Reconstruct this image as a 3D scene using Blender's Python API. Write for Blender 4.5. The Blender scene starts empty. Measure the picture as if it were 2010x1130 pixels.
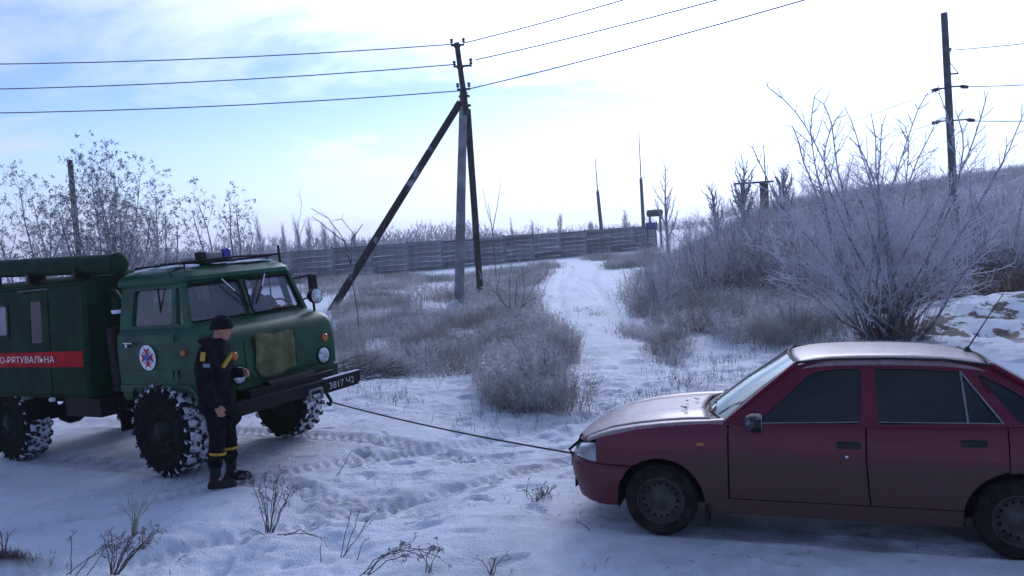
import bpy, bmesh, math, random
import numpy as np
from mathutils import Vector, Matrix, Euler
from mathutils.geometry import tessellate_polygon
R = math.radians
sc = bpy.context.scene
COL = sc.collection

# ------------------------------------------------------------------ camera
IMW, IMH, FPX = 2010.0, 1130.0, 1600.0
PITCH, ROLL, EYE = 0.0687, 0.0662, 2.51
cp, sp = math.cos(PITCH), math.sin(PITCH)
cr, sr = math.cos(ROLL), math.sin(ROLL)
FWD = Vector((0, cp, -sp)); UP0 = Vector((0, sp, cp)); RT0 = Vector((1, 0, 0))
RIGHT = RT0 * cr - UP0 * sr
UP = RT0 * sr + UP0 * cr
CAMP = Vector((0, 0, EYE))
cd = bpy.data.cameras.new('camera'); cam = bpy.data.objects.new('camera', cd); COL.objects.link(cam)
cd.sensor_width = 36.0; cd.lens = 36.0 * FPX / IMW; cd.clip_start = 0.05; cd.clip_end = 4000
M = Matrix.Identity(4)
for i in range(3):
    M[i][0] = RIGHT[i]; M[i][1] = UP[i]; M[i][2] = -FWD[i]; M[i][3] = CAMP[i]
cam.matrix_world = M
sc.camera = cam

# ------------------------------------------------------------------ sun, sky, exposure
SUN_EL, SUN_AZ = R(27), R(15)           # azimuth clockwise from +Y (straight ahead)
SUND = Vector((math.sin(SUN_AZ) * math.cos(SUN_EL), math.cos(SUN_AZ) * math.cos(SUN_EL), math.sin(SUN_EL)))
sl = bpy.data.lights.new('sun', 'SUN'); sl.energy = 0.6; sl.angle = R(24); sl.color = (1.0, 0.96, 0.93)
so = bpy.data.objects.new('sun', sl); COL.objects.link(so)
so.rotation_euler = (-SUND).to_track_quat('-Z', 'Y').to_euler(); so.location = (0, 0, 30)
world = bpy.data.worlds.new('World'); sc.world = world; world.use_nodes = True
def build_sky():
    nt = world.node_tree; nt.nodes.clear(); N = nt.nodes.new; L = nt.links.new
    def math_(op, a, b=None, c=None, clamp=False):
        n = N('ShaderNodeMath'); n.operation = op; n.use_clamp = clamp
        for i, x in enumerate((a, b, c)):
            if x is None: continue
            if isinstance(x, (int, float)): n.inputs[i].default_value = x
            else: L(x, n.inputs[i])
        return n.outputs[0]
    sky = N('ShaderNodeTexSky'); sky.sky_type = 'NISHITA'; sky.sun_disc = False
    sky.sun_elevation = SUN_EL; sky.sun_rotation = SUN_AZ
    sky.air_density = 0.9; sky.dust_density = 0.25; sky.ozone_density = 2.5
    tc = N('ShaderNodeTexCoord')
    sx = N('ShaderNodeSeparateXYZ'); L(tc.outputs['Generated'], sx.inputs[0])
    zz = math_('ADD', math_('MAXIMUM', sx.outputs['Z'], 0.0), 0.16)
    px = math_('DIVIDE', sx.outputs['X'], zz); py = math_('DIVIDE', sx.outputs['Y'], zz)
    cx = N('ShaderNodeCombineXYZ'); L(px, cx.inputs[0]); L(py, cx.inputs[1]); cx.inputs[2].default_value = 3.7
    mp = N('ShaderNodeMapping'); mp.inputs['Scale'].default_value = (0.62, 0.95, 1); mp.inputs['Location'].default_value = SKYLOC
    mp.inputs['Rotation'].default_value = (0, 0, R(8)); L(cx.outputs[0], mp.inputs[0])
    n1 = N('ShaderNodeTexNoise'); n1.inputs['Scale'].default_value = 0.8; n1.inputs['Detail'].default_value = 7
    n1.inputs['Roughness'].default_value = 0.6; n1.inputs['Distortion'].default_value = 0.5; L(mp.outputs[0], n1.inputs['Vector'])
    # angle to the veiled sun
    dt = N('ShaderNodeVectorMath'); dt.operation = 'DOT_PRODUCT'; L(tc.outputs['Generated'], dt.inputs[0]); dt.inputs[1].default_value = SUND
    cosd = math_('MAXIMUM', dt.outputs['Value'], 0.0)
    wide = math_('POWER', cosd, 5.0); tight = math_('POWER', cosd, 22.0)
    # thin cloud veil, thicker towards the sun
    m = math_('ADD', n1.outputs['Fac'], math_('MULTIPLY', tight, 0.36))
    mr = N('ShaderNodeMapRange'); mr.interpolation_type = 'SMOOTHSTEP'; L(m, mr.inputs[0])
    mr.inputs[1].default_value = CLOUD_LO; mr.inputs[2].default_value = CLOUD_HI
    hz = N('ShaderNodeMapRange'); hz.interpolation_type = 'SMOOTHSTEP'; L(sx.outputs['Z'], hz.inputs[0]); hz.inputs[1].default_value = 0.20; hz.inputs[2].default_value = -0.02; hz.inputs[3].default_value = 0.0; hz.inputs[4].default_value = 0.92
    fac = math_('MAXIMUM', math_('MULTIPLY', mr.outputs[0], 0.90), hz.outputs[0])
    lum = math_('ADD', math_('ADD', CLOUD_BASE, math_('MULTIPLY', wide, CLOUD_WIDE)), math_('MULTIPLY', tight, CLOUD_TIGHT))
    cc = N('ShaderNodeVectorMath'); cc.operation = 'SCALE'; cc.inputs[0].default_value = CLOUD_COL; L(lum, cc.inputs['Scale'])
    sks = N('ShaderNodeVectorMath'); sks.operation = 'SCALE'; L(sky.outputs[0], sks.inputs[0]); sks.inputs['Scale'].default_value = SKY_STRENGTH
    mx = N('ShaderNodeMix'); mx.data_type = 'RGBA'; L(fac, mx.inputs['Factor'])
    L(sks.outputs[0], mx.inputs['A']); L(cc.outputs[0], mx.inputs['B'])
    wb = N('ShaderNodeVectorMath'); wb.operation = 'MULTIPLY'; L(mx.outputs['Result'], wb.inputs[0]); wb.inputs[1].default_value = COOL     # the cool cast of the winter light
    bg = N('ShaderNodeBackground'); bg.inputs['Strength'].default_value = 1.0; L(wb.outputs[0], bg.inputs['Color'])
    out = N('ShaderNodeOutputWorld'); L(bg.outputs[0], out.inputs[0])
SKY_STRENGTH = 0.10
SKYLOC = (0.4, 0.2, 0)
CLOUD_LO, CLOUD_HI = 0.45, 0.62
CLOUD_BASE, CLOUD_WIDE, CLOUD_TIGHT = 0.50, 1.0, 1.6
CLOUD_COL = (0.93, 0.97, 1.06)
COOL = (0.85, 0.95, 1.27)
build_sky()
vs = sc.view_settings; vs.view_transform = 'Standard'; vs.look = 'None'; vs.exposure = 0.42; vs.gamma = 1.0; vs.use_curve_mapping = False
sc.render.engine = 'CYCLES'

# ------------------------------------------------------------------ helpers
rnd = random.Random(7)
nrg = np.random.default_rng(11)
def lerp(a, b, t): return a + (b - a) * t
def sstep(a, b, x):
    t = np.clip((np.asarray(x, float) - a) / (b - a), 0, 1); return t * t * (3 - 2 * t)
def ray(px, py): return FWD + RIGHT * ((px - IMW / 2) / FPX) - UP * ((py - IMH / 2) / FPX)
def gp(px, py, z=0.0):                    # where the line of sight meets the level z
    d = ray(px, py); k = (z - EYE) / d.z; return CAMP + d * k
def dp(px, py, y):                        # the point of a line of sight at distance y
    d = ray(px, py); return CAMP + d * (y / d.y)

def vnoise(x, y, seed=0):                 # value noise, vectorised
    x = np.asarray(x, float); y = np.asarray(y, float)
    xi = np.floor(x).astype(np.int64); yi = np.floor(y).astype(np.int64); xf = x - xi; yf = y - yi
    def h(a, b):
        n = (a * 374761393 + b * 668265263 + seed * 974711) & 0x7fffffff
        n = ((n ^ (n >> 13)) * 1274126177) & 0x7fffffff
        return ((n ^ (n >> 16)) & 0xffff) / 65535.0
    u = xf * xf * xf * (xf * (xf * 6 - 15) + 10); v = yf * yf * yf * (yf * (yf * 6 - 15) + 10)
    return (h(xi, yi) * (1 - u) + h(xi + 1, yi) * u) * (1 - v) + (h(xi, yi + 1) * (1 - u) + h(xi + 1, yi + 1) * u) * v
def fbm(x, y, oct=4, seed=0):
    s = 0; a = 0.5
    for i in range(oct): s = s + a * (vnoise(x, y, seed + i * 17) - 0.5); x = x * 2.03 + 5.1; y = y * 2.01 - 3.7; a *= 0.5
    return s

def tag(o, label=None, cat=None, group=None, kind=None):
    if label: o['label'] = label
    if cat: o['category'] = cat
    if group: o['group'] = group
    if kind: o['kind'] = kind
    return o
def empty(name, loc=(0, 0, 0), rot=(0, 0, 0), label=None, cat=None, group=None):
    e = bpy.data.objects.new(name, None); COL.objects.link(e); e.location = loc; e.rotation_euler = rot; e.empty_display_size = 0.2
    return tag(e, label, cat, group)
def smooth(me, ang=35):
    me.polygons.foreach_set('use_smooth', [True] * len(me.polygons))
    me.set_sharp_from_angle(angle=R(ang))
def link(name, me, mats, parent=None):
    o = bpy.data.objects.new(name, me); COL.objects.link(o)
    if mats is not None:
        for m in (mats if isinstance(mats, (list, tuple)) else [mats]): me.materials.append(m)
    if parent is not None: o.parent = parent
    return o
def mesh_np(name, V, F, n):               # F flat index array, n corners in each face
    me = bpy.data.meshes.new(name); V = np.asarray(V, np.float32); F = np.asarray(F, np.int32).ravel(); nf = len(F) // n
    me.vertices.add(len(V)); me.vertices.foreach_set('co', V.ravel())
    me.loops.add(len(F)); me.loops.foreach_set('vertex_index', F)
    me.polygons.add(nf); me.polygons.foreach_set('loop_start', np.arange(nf, dtype=np.int32) * n)
    me.update(calc_edges=True); return me
def add_attr(me, name, vals):
    a = me.attributes.new(name, 'FLOAT', 'POINT'); a.data.foreach_set('value', np.asarray(vals, np.float32))

class MB:
    def __init__(s): s.v = []; s.f = []; s.m = []
    def add(s, vs, fs, mi=0):
        o = len(s.v); s.v += [tuple(v) for v in vs]
        for f in fs: s.f.append(tuple(i + o for i in f)); s.m.append(mi)
        return s
    def box(s, c, d, rot=None, mi=0, taper=None):
        vs = []
        for z in (-.5, .5):
            k = 1 if (taper is None or z < 0) else taper
            for x, y in ((-.5, -.5), (.5, -.5), (.5, .5), (-.5, .5)): vs.append(Vector((x * d[0] * k, y * d[1] * k, z * d[2])))
        if rot is not None: vs = [rot @ v for v in vs]
        vs = [v + Vector(c) for v in vs]
        return s.add(vs, [(3, 2, 1, 0), (4, 5, 6, 7), (0, 1, 5, 4), (1, 2, 6, 5), (2, 3, 7, 6), (3, 0, 4, 7)], mi)
    def grid(s, rows, mi=0, closeu=False, flip=False):
        nr, nc = len(rows), len(rows[0]); vs = [p for r in rows for p in r]; fs = []
        for i in range(nr - 1):
            for j in range(nc if closeu else nc - 1):
                k = (j + 1) % nc; q = (i * nc + j, i * nc + k, (i + 1) * nc + k, (i + 1) * nc + j)
                fs.append(q[::-1] if flip else q)
        return s.add(vs, fs, mi)
    def loft(s, rings, mi=0, cap0=True, cap1=True):
        n = len(rings[0]); o = len(s.v); s.grid(rings, mi, closeu=True)
        if cap0: s.f.append(tuple(o + i for i in range(n))[::-1]); s.m.append(mi)
        if cap1: s.f.append(tuple(o + (len(rings) - 1) * n + i for i in range(n))); s.m.append(mi)
        return s
    def tube(s, pts, r, n=8, mi=0, caps=True, sq=None):
        pts = [Vector(p) for p in pts]; k = len(pts); rs = r if isinstance(r, (list, tuple)) else [r] * k
        t = (pts[1] - pts[0]).normalized(); a = Vector((0, 0, 1)) if abs(t.z) < .9 else Vector((1, 0, 0))
        u = t.cross(a).normalized(); rings = []
        for i in range(k):
            t2 = (pts[min(i + 1, k - 1)] - pts[max(i - 1, 0)]).normalized()
            u = (u - t2 * u.dot(t2)).normalized(); w = t2.cross(u)
            e = sq if sq else 1.0
            rings.append([pts[i] + (u * math.cos(2 * math.pi * j / n) + w * math.sin(2 * math.pi * j / n) * e) * rs[i] for j in range(n)])
        return s.loft(rings, mi, caps, caps)
    def lathe(s, prof, n=24, axis='Y', c=(0, 0, 0), mi=0, cap0=False, cap1=False):   # prof [(r, h)]
        rings = []
        for r, h in prof:
            ring = []
            for j in range(n):
                a = 2 * math.pi * j / n; x, y = r * math.cos(a), r * math.sin(a)
                p = {'Y': (x, h, y), 'X': (h, x, y), 'Z': (x, y, h)}[axis]
                ring.append((p[0] + c[0], p[1] + c[1], p[2] + c[2]))
            rings.append(ring)
        return s.loft(rings, mi, cap0, cap1)
    def plate(s, outer, holes, fn, t, mi=0):     # flat shape with holes; fn(u, v, w) -> point, w from 0 to t
        loops = [list(outer)] + [list(h) for h in holes]
        tri = tessellate_polygon([[Vector((u, v, 0)) for u, v in l] for l in loops])
        flat = [p for l in loops for p in l]; n = len(flat); o = len(s.v)
        s.v += [tuple(fn(u, v, 0)) for u, v in flat] + [tuple(fn(u, v, t)) for u, v in flat]
        for a, b, c in tri: s.f += [(o + a, o + b, o + c), (o + n + c, o + n + b, o + n + a)]; s.m += [mi, mi]
        k = 0
        for l in loops:
            m = len(l)
            for i in range(m):
                a, b = k + i, k + (i + 1) % m; s.f.append((o + a, o + b, o + n + b, o + n + a)); s.m.append(mi)
            k += m
        return s
    def mesh(s, name, ang=35, fix=True):
        me = bpy.data.meshes.new(name); me.from_pydata(s.v, [], s.f)
        if any(s.m): me.polygons.foreach_set('material_index', s.m)
        if fix:
            bm = bmesh.new(); bm.from_mesh(me); bmesh.ops.recalc_face_normals(bm, faces=bm.faces); bm.to_mesh(me); bm.free()
        if ang: smooth(me, ang)
        me.update(); return me
    def build(s, name, mats, parent=None, ang=35, bevel=0, fix=True):
        o = link(name, s.mesh(name, ang, fix), mats, parent)
        if bevel:
            b = o.modifiers.new('bevel', 'BEVEL'); b.width = bevel; b.segments = 2; b.limit_method = 'ANGLE'; b.angle_limit = R(40); b.harden_normals = False
        return o
def rpoly(pts, r, n=4):                   # polygon with rounded corners
    out = []; k = len(pts)
    for i in range(k):
        p = Vector(pts[i]).to_2d(); a = Vector(pts[i - 1]).to_2d() - p; b = Vector(pts[(i + 1) % k]).to_2d() - p
        rr = min(r, a.length * .45, b.length * .45); p0 = p + a.normalized() * rr; p1 = p + b.normalized() * rr
        for j in range(n + 1):
            t = j / n; q = p0 * (1 - t) ** 2 + p * 2 * t * (1 - t) + p1 * t * t; out.append((q.x, q.y))
    return out
def circ(cx, cy, rx, ry, n=20): return [(cx + rx * math.cos(2 * math.pi * i / n), cy + ry * math.sin(2 * math.pi * i / n)) for i in range(n)]
def text_mesh(txt, size, name='lettering'):
    cu = bpy.data.curves.new(name, 'FONT'); cu.body = txt; cu.size = size; cu.extrude = 0; cu.resolution_u = 2
    o = bpy.data.objects.new(name, cu); COL.objects.link(o); dg = bpy.context.evaluated_depsgraph_get()
    me = bpy.data.meshes.new_from_object(o.evaluated_get(dg)); bpy.data.objects.remove(o); bpy.data.curves.remove(cu); me.materials.clear(); return me
def put_text(txt, size, fn, mat, parent, name='lettering', width=None, bold=0.0):
    me = text_mesh(txt, size, name); xs = [v.co.x for v in me.vertices]; x0, x1 = min(xs), max(xs)
    k = 1 if width is None else width / (x1 - x0)
    for v in me.vertices: v.co = fn((v.co.x - x0) * k, v.co.y)
    me.update(); return link(name, me, mat, parent)

# ------------------------------------------------------------------ materials
MT = {}
def mat(name, col, rough=.6, metal=0, var=.15, vs=8, bump=0, bs=40, coat=0, col2=None, lo=.4, hi=.62, spec=.3, det=4):
    if name in MT: return MT[name]
    m = bpy.data.materials.new(name); m.use_nodes = True; nt = m.node_tree; b = nt.nodes['Principled BSDF']; L = nt.links.new
    tc = nt.nodes.new('ShaderNodeTexCoord')
    n = nt.nodes.new('ShaderNodeTexNoise'); n.inputs['Scale'].default_value = vs; n.inputs['Detail'].default_value = det; L(tc.outputs['Object'], n.inputs['Vector'])
    rp = nt.nodes.new('ShaderNodeValToRGB'); c = col
    rp.color_ramp.elements[0].position = lo; rp.color_ramp.elements[1].position = hi
    a = tuple(x * (1 - var) for x in c); d = tuple(min(1, x * (1 + var)) for x in c) if col2 is None else col2
    rp.color_ramp.elements[0].color = (*a, 1); rp.color_ramp.elements[1].color = (*d, 1)
    L(n.outputs['Fac'], rp.inputs[0]); L(rp.outputs[0], b.inputs['Base Color'])
    b.inputs['Roughness'].default_value = rough; b.inputs['Metallic'].default_value = metal; b.inputs['Coat Weight'].default_value = coat
    b.inputs['Coat Roughness'].default_value = .08; b.inputs['Specular IOR Level'].default_value = spec
    if bump:
        n2 = nt.nodes.new('ShaderNodeTexNoise'); n2.inputs['Scale'].default_value = bs; n2.inputs['Detail'].default_value = 5; L(tc.outputs['Object'], n2.inputs['Vector'])
        bp = nt.nodes.new('ShaderNodeBump'); bp.inputs['Strength'].default_value = bump; bp.inputs['Distance'].default_value = .02
        L(n2.outputs['Fac'], bp.inputs['Height']); L(bp.outputs[0], b.inputs['Normal'])
    MT[name] = m; return m
def glass(name, tint, refl_rough=.03, body=0.0, bodycol=(.1, .1, .11)):   # a single pane: tinted see-through with a mirror film, a little dust
    if name in MT: return MT[name]
    m = bpy.data.materials.new(name); m.use_nodes = True; nt = m.node_tree; nt.nodes.clear(); N = nt.nodes.new; L = nt.links.new
    t = N('ShaderNodeBsdfTransparent'); t.inputs[0].default_value = (*tint, 1)
    d = N('ShaderNodeBsdfDiffuse'); d.inputs[0].default_value = (*bodycol, 1)
    ms = N('ShaderNodeMixShader'); ms.inputs[0].default_value = body; L(t.outputs[0], ms.inputs[1]); L(d.outputs[0], ms.inputs[2])
    g = N('ShaderNodeBsdfGlossy'); g.inputs['Roughness'].default_value = refl_rough; g.inputs['Color'].default_value = (.95, 1, .98, 1)
    lw = N('ShaderNodeLayerWeight'); lw.inputs[0].default_value = .5; pw = N('ShaderNodeMath'); pw.operation = 'POWER'; L(lw.outputs['Facing'], pw.inputs[0]); pw.inputs[1].default_value = 5
    fr = N('ShaderNodeMath'); fr.operation = 'MULTIPLY_ADD'; L(pw.outputs[0], fr.inputs[0]); fr.inputs[1].default_value = .95; fr.inputs[2].default_value = .045      # the same on both faces of a pane
    mx = N('ShaderNodeMixShader'); L(fr.outputs[0], mx.inputs[0]); L(ms.outputs[0], mx.inputs[1]); L(g.outputs[0], mx.inputs[2])
    o = N('ShaderNodeOutputMaterial'); L(mx.outputs[0], o.inputs[0]); MT[name] = m; return m

# ------------------------------------------------------------------ ground
CAR = dict(x=1.3007, y=7.1102, z=-.030, hd=2.8316, pt=.0211, rl=.05)
TRK = dict(x=-3.5481, y=10.0551, z=-.0279, hd=-.5518, pt=.0348, rl=.0078)
PATH = np.array([(4.5, 60)] + [tuple(gp(a, b).to_2d()) for a, b in ((1150, 525), (1128, 550), (1142, 585), (1165, 625), (1205, 670), (1240, 715), (1262, 765))] + [(2.0, 10.9), (0.5, 9.7), (-3, 7.8), (-9, 5.5)], float)
def local(P, x, y):
    c, s = math.cos(P['hd']), math.sin(P['hd']); dx, dy = x - P['x'], y - P['y']
    return dx * c + dy * s, -dx * s + dy * c
def polydist(x, y, pts):
    best = np.full(np.shape(x), 1e9)
    for (x0, y0), (x1, y1) in zip(pts[:-1], pts[1:]):
        dx, dy = x1 - x0, y1 - y0; t = np.clip(((x - x0) * dx + (y - y0) * dy) / (dx * dx + dy * dy), 0, 1)
        best = np.minimum(best, np.hypot(x - x0 - t * dx, y - y0 - t * dy))
    return best
def bump(x, y, cx, cy, r, ry=None): return np.exp(-((x - cx) / r) ** 2 - ((y - cy) / (ry or r)) ** 2)
def H(x, y, fine=True):
    x = np.asarray(x, float); y = np.asarray(y, float)
    near = 1 - sstep(20, 60, np.hypot(x, y))
    z = .10 * fbm(x / 7, y / 7, 3, 1) * near + .35 * fbm(x / 40, y / 40, 2, 9) * (1 - near) * .5
    # long slope on the right, beyond the thicket
    xx = x - (y - 45) * .25
    z = z + (2.7 * sstep(7, 17, xx) + .075 * np.clip(xx - 15, 0, 40)) * sstep(27, 46, y)
    # bank with bare soil behind the car, mound of tufts, mound at the strut foot
    z = z + .55 * bump(x, y, 10.6, 16.8, 3.2, 1.5) + .12 * bump(x, y, 5, 16, 2.5, 2) + bump(x, y, 10.3, 15.8, 3.6, 1.6) * .45 * fbm(x / .8, y / .6, 4, 88)
    z = z + .35 * bump(x, y, -5.6, 28.5, 3.0, 3.5) + .12 * bump(x, y, -1.9, 26.6, .8) + .10 * bump(x, y, -.2, 13.2, 1.6, 1.0)
    z = z + .11 * bump(x, y, -4.42, 6.62, .42, .16)
    d = polydist(x, y, PATH)
    pth = np.exp(-(d / 1.6) ** 2)
    z = z - .05 * pth
    rut = np.exp(-((d - .78) / .17) ** 2)
    z = z - .045 * rut * (.5 + vnoise(x * .9, y * .9, 5))
    if fine:
        lump = fbm(x / .55, y / .55, 4, 21); tr = fbm(x / 1.9, y / 1.9, 3, 33)
        rip = fbm(x / .26 + .5 * y, y / .13 + .3 * x, 3, 41)
        z = z + near * (.13 * lump + .12 * tr + .055 * rip) * (.55 + .9 * vnoise(x / 2.3, y / 2.3, 3))
        fp = vnoise(x / .28, y / .28, 77); z = z - near * .05 * sstep(.78, .93, fp)
    # the vehicles stand in their own wheel tracks
    for P, x0, x1, hw, tw, tr_, dep in ((TRK, -5.2, 1.4, 1.5, .17, .88, .02), (CAR, -4.2, 1.2, 1.05, .10, .70, .012)):
        u, v = local(P, x, y); w = sstep(x0 - 1.2, x0, u) * (1 - sstep(x1, x1 + 1.3, u)) * (1 - sstep(hw, hw + .9, np.abs(v)))
        pl = P['z'] + math.sin(P['pt']) * u + math.sin(P['rl']) * v
        z = z * (1 - w * .92) + (pl + .015) * w * .92
        wt = sstep(-14, -9, u) * (1 - sstep(1.5, 4.5, u)) if P is TRK else sstep(x0 - 6, x0, u) * (1 - sstep(.8, 2.5, u))
        tk = np.exp(-((np.abs(v) - tr_) / tw) ** 4) * wt
        z = z - dep * tk + .02 * np.exp(-((np.abs(np.abs(v) - tr_) - tw * 1.5) / (.4 * tw)) ** 2) * wt * vnoise(u * 2, v * 5, 8)
    return z
def h1(x, y): return float(H(np.array([x]), np.array([y]))[0])

def snow_mat():
    m = bpy.data.materials.new('snow'); m.use_nodes = True; nt = m.node_tree; b = nt.nodes['Principled BSDF']; L = nt.links.new; N = nt.nodes.new
    tc = N('ShaderNodeTexCoord')
    def noise(s, d=5, w=None):
        n = N('ShaderNodeTexNoise'); n.inputs['Scale'].default_value = s; n.inputs['Detail'].default_value = d; n.inputs['Roughness'].default_value = .6
        L(tc.outputs['Object'], n.inputs['Vector']); return n.outputs['Fac']
    def ramp(f, a, c, lo, hi):
        r = N('ShaderNodeValToRGB'); r.color_ramp.elements[0].position = lo; r.color_ramp.elements[1].position = hi
        r.color_ramp.elements[0].color = (*a, 1); r.color_ramp.elements[1].color = (*c, 1); L(f, r.inputs[0]); return r.outputs[0]
    def mix(f, a, c):
        x = N('ShaderNodeMix'); x.data_type = 'RGBA'; L(f, x.inputs['Factor']); L(a, x.inputs['A'])
        if isinstance(c, tuple): x.inputs['B'].default_value = (*c, 1)
        else: L(c, x.inputs['B'])
        return x.outputs['Result']
    base = ramp(noise(1.3), (.72, .75, .84), (.84, .86, .92), .3, .65)
    # driven snow: dirt and darker tone along and under the vehicles, and scattered bits of straw
    at = N('ShaderNodeAttribute'); at.attribute_name = 'dirt'
    mu = N('ShaderNodeMath'); mu.operation = 'MULTIPLY'; L(at.outputs['Fac'], mu.inputs[0])
    r1 = N('ShaderNodeMapRange'); r1.inputs[1].default_value = .35; r1.inputs[2].default_value = .68; L(noise(4.5, 8), r1.inputs[0]); L(r1.outputs[0], mu.inputs[1])
    mdd = N('ShaderNodeMath'); mdd.operation = 'MULTIPLY'; L(mu.outputs[0], mdd.inputs[0]); mdd.inputs[1].default_value = .6; base = mix(mdd.outputs[0], base, (.26, .22, .20))
    r2 = N('ShaderNodeMapRange'); r2.inputs[1].default_value = .70; r2.inputs[2].default_value = .76; L(noise(22, 3), r2.inputs[0])
    m3 = N('ShaderNodeMath'); m3.operation = 'MULTIPLY'; L(r2.outputs[0], m3.inputs[0]); m3.inputs[1].default_value = .55
    base = mix(m3.outputs[0], base, (.30, .26, .24))
    at3 = N('ShaderNodeAttribute'); at3.attribute_name = 'bank'; r4 = N('ShaderNodeMapRange'); r4.interpolation_type = 'SMOOTHSTEP'; r4.inputs[1].default_value = .52; r4.inputs[2].default_value = .57; L(noise(1.7, 9), r4.inputs[0])
    m6 = N('ShaderNodeMath'); m6.operation = 'MULTIPLY'; L(at3.outputs['Fac'], m6.inputs[0]); L(r4.outputs[0], m6.inputs[1]); base = mix(m6.outputs[0], base, (.05, .038, .034))
    at2 = N('ShaderNodeAttribute'); at2.attribute_name = 'soil_shade'
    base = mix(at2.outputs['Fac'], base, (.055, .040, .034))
    L(base, b.inputs['Base Color']); b.inputs['Roughness'].default_value = .62; b.inputs['Specular IOR Level'].default_value = .25
    b.inputs['Subsurface Weight'].default_value = 0.0
    bp = N('ShaderNodeBump'); bp.inputs['Strength'].default_value = .7; bp.inputs['Distance'].default_value = .05
    ad = N('ShaderNodeMath'); ad.operation = 'ADD'; L(noise(9, 6), ad.inputs[0]); L(noise(60, 4), ad.inputs[1]); L(ad.outputs[0], bp.inputs['Height']); L(bp.outputs[0], b.inputs['Normal'])
    return m
SNOW = snow_mat()
def axis(fine0, fine1, step, lo, hi, g):
    a = list(np.arange(fine0, fine1 + 1e-6, step)); s = step; x = a[-1]
    while x < hi: s = min(s * g, 60); x += s; a.append(x)
    s = step; x = a[0]; b = []
    while x > lo: s = min(s * g, 60); x -= s; b.append(x)
    return np.array(b[::-1] + a)
def prints(gx, gy, X, Y):                # boot prints and tread marks pressed into the snow
    dz = np.zeros_like(gx); rg = random.Random(5); P = []
    for (x, y), a, n in (((-3.0, 8.4), .15, 9), ((-2.6, 8.9), .35, 8), ((1.0, 8.6), 2.9, 12), ((-1.6, 6.9), .5, 9), ((-.8, 9.6), -.4, 8), ((-4.3, 7.6), .2, 10), ((.4, 6.6), 2.2, 8), ((-.2, 10.5), .9, 7), ((2.2, 10.2), 1.5, 8), ((-2.2, 7.4), -.5, 8), ((.6, 9.0), -2.6, 9)):
        s = 1
        for k in range(n):
            a += rg.uniform(-.12, .12); x += .62 * math.cos(a); y += .62 * math.sin(a); s = -s; P.append((x - s * .10 * math.sin(a), y + s * .10 * math.cos(a), a + s * .15))
    for i in range(45): P.append((rg.uniform(-4.5, 3), rg.uniform(6, 11.5), rg.uniform(0, 6.28)))
    for x, y, a in P:
        for P_ in (CAR, TRK):
            u, v = local(P_, x, y)
            if -4 < u < 1.0 and abs(v) < 1.1: break
        else:
            i0, i1 = np.searchsorted(X, (x - .35, x + .35)); j0, j1 = np.searchsorted(Y, (y - .35, y + .35)); sx, sy = gx[j0:j1, i0:i1] - x, gy[j0:j1, i0:i1] - y
            c, s = math.cos(a), math.sin(a); u = sx * c + sy * s; v = -sx * s + sy * c; q = (np.abs(u) / .155) ** 3 + (np.abs(v) / (.058 + .012 * np.sign(u))) ** 3
            dep = rg.uniform(.012, .032); dz[j0:j1, i0:i1] += -dep * (1 - sstep(.55, 1.25, q)) + .35 * dep * np.exp(-((q - 1.9) / .7) ** 2)
    for P_, off, w, pit, x0, x1, dp_ in ((TRK, .88, .16, .155, -14, 4.6, .022), (CAR, .70, .085, .06, -9, .0, .010)):
        u, v = local(P_, gx, gy); tk = np.exp(-((np.abs(v) - off) / w) ** 6) * sstep(x0, x0 + 2, u) * (1 - sstep(x1 - 2, x1, u)); ph = (u + np.abs(np.abs(v) - off) * 1.0) / pit
        near = (np.hypot(gx, gy) < 14); dz += near * tk * (dp_ * sstep(-.3, .3, np.sin(ph * 2 * math.pi)) - dp_ * 1.1)
    ph = polydist(gx, gy, PATH) ; near = (gy < 13) & (gy > 5); tk = np.exp(-((ph - .80) / .13) ** 6) * near; dz += tk * (.014 * np.sin((gx * 1.0 + gy * .5) / .13 * 2 * math.pi) - .015)
    return dz
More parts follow.
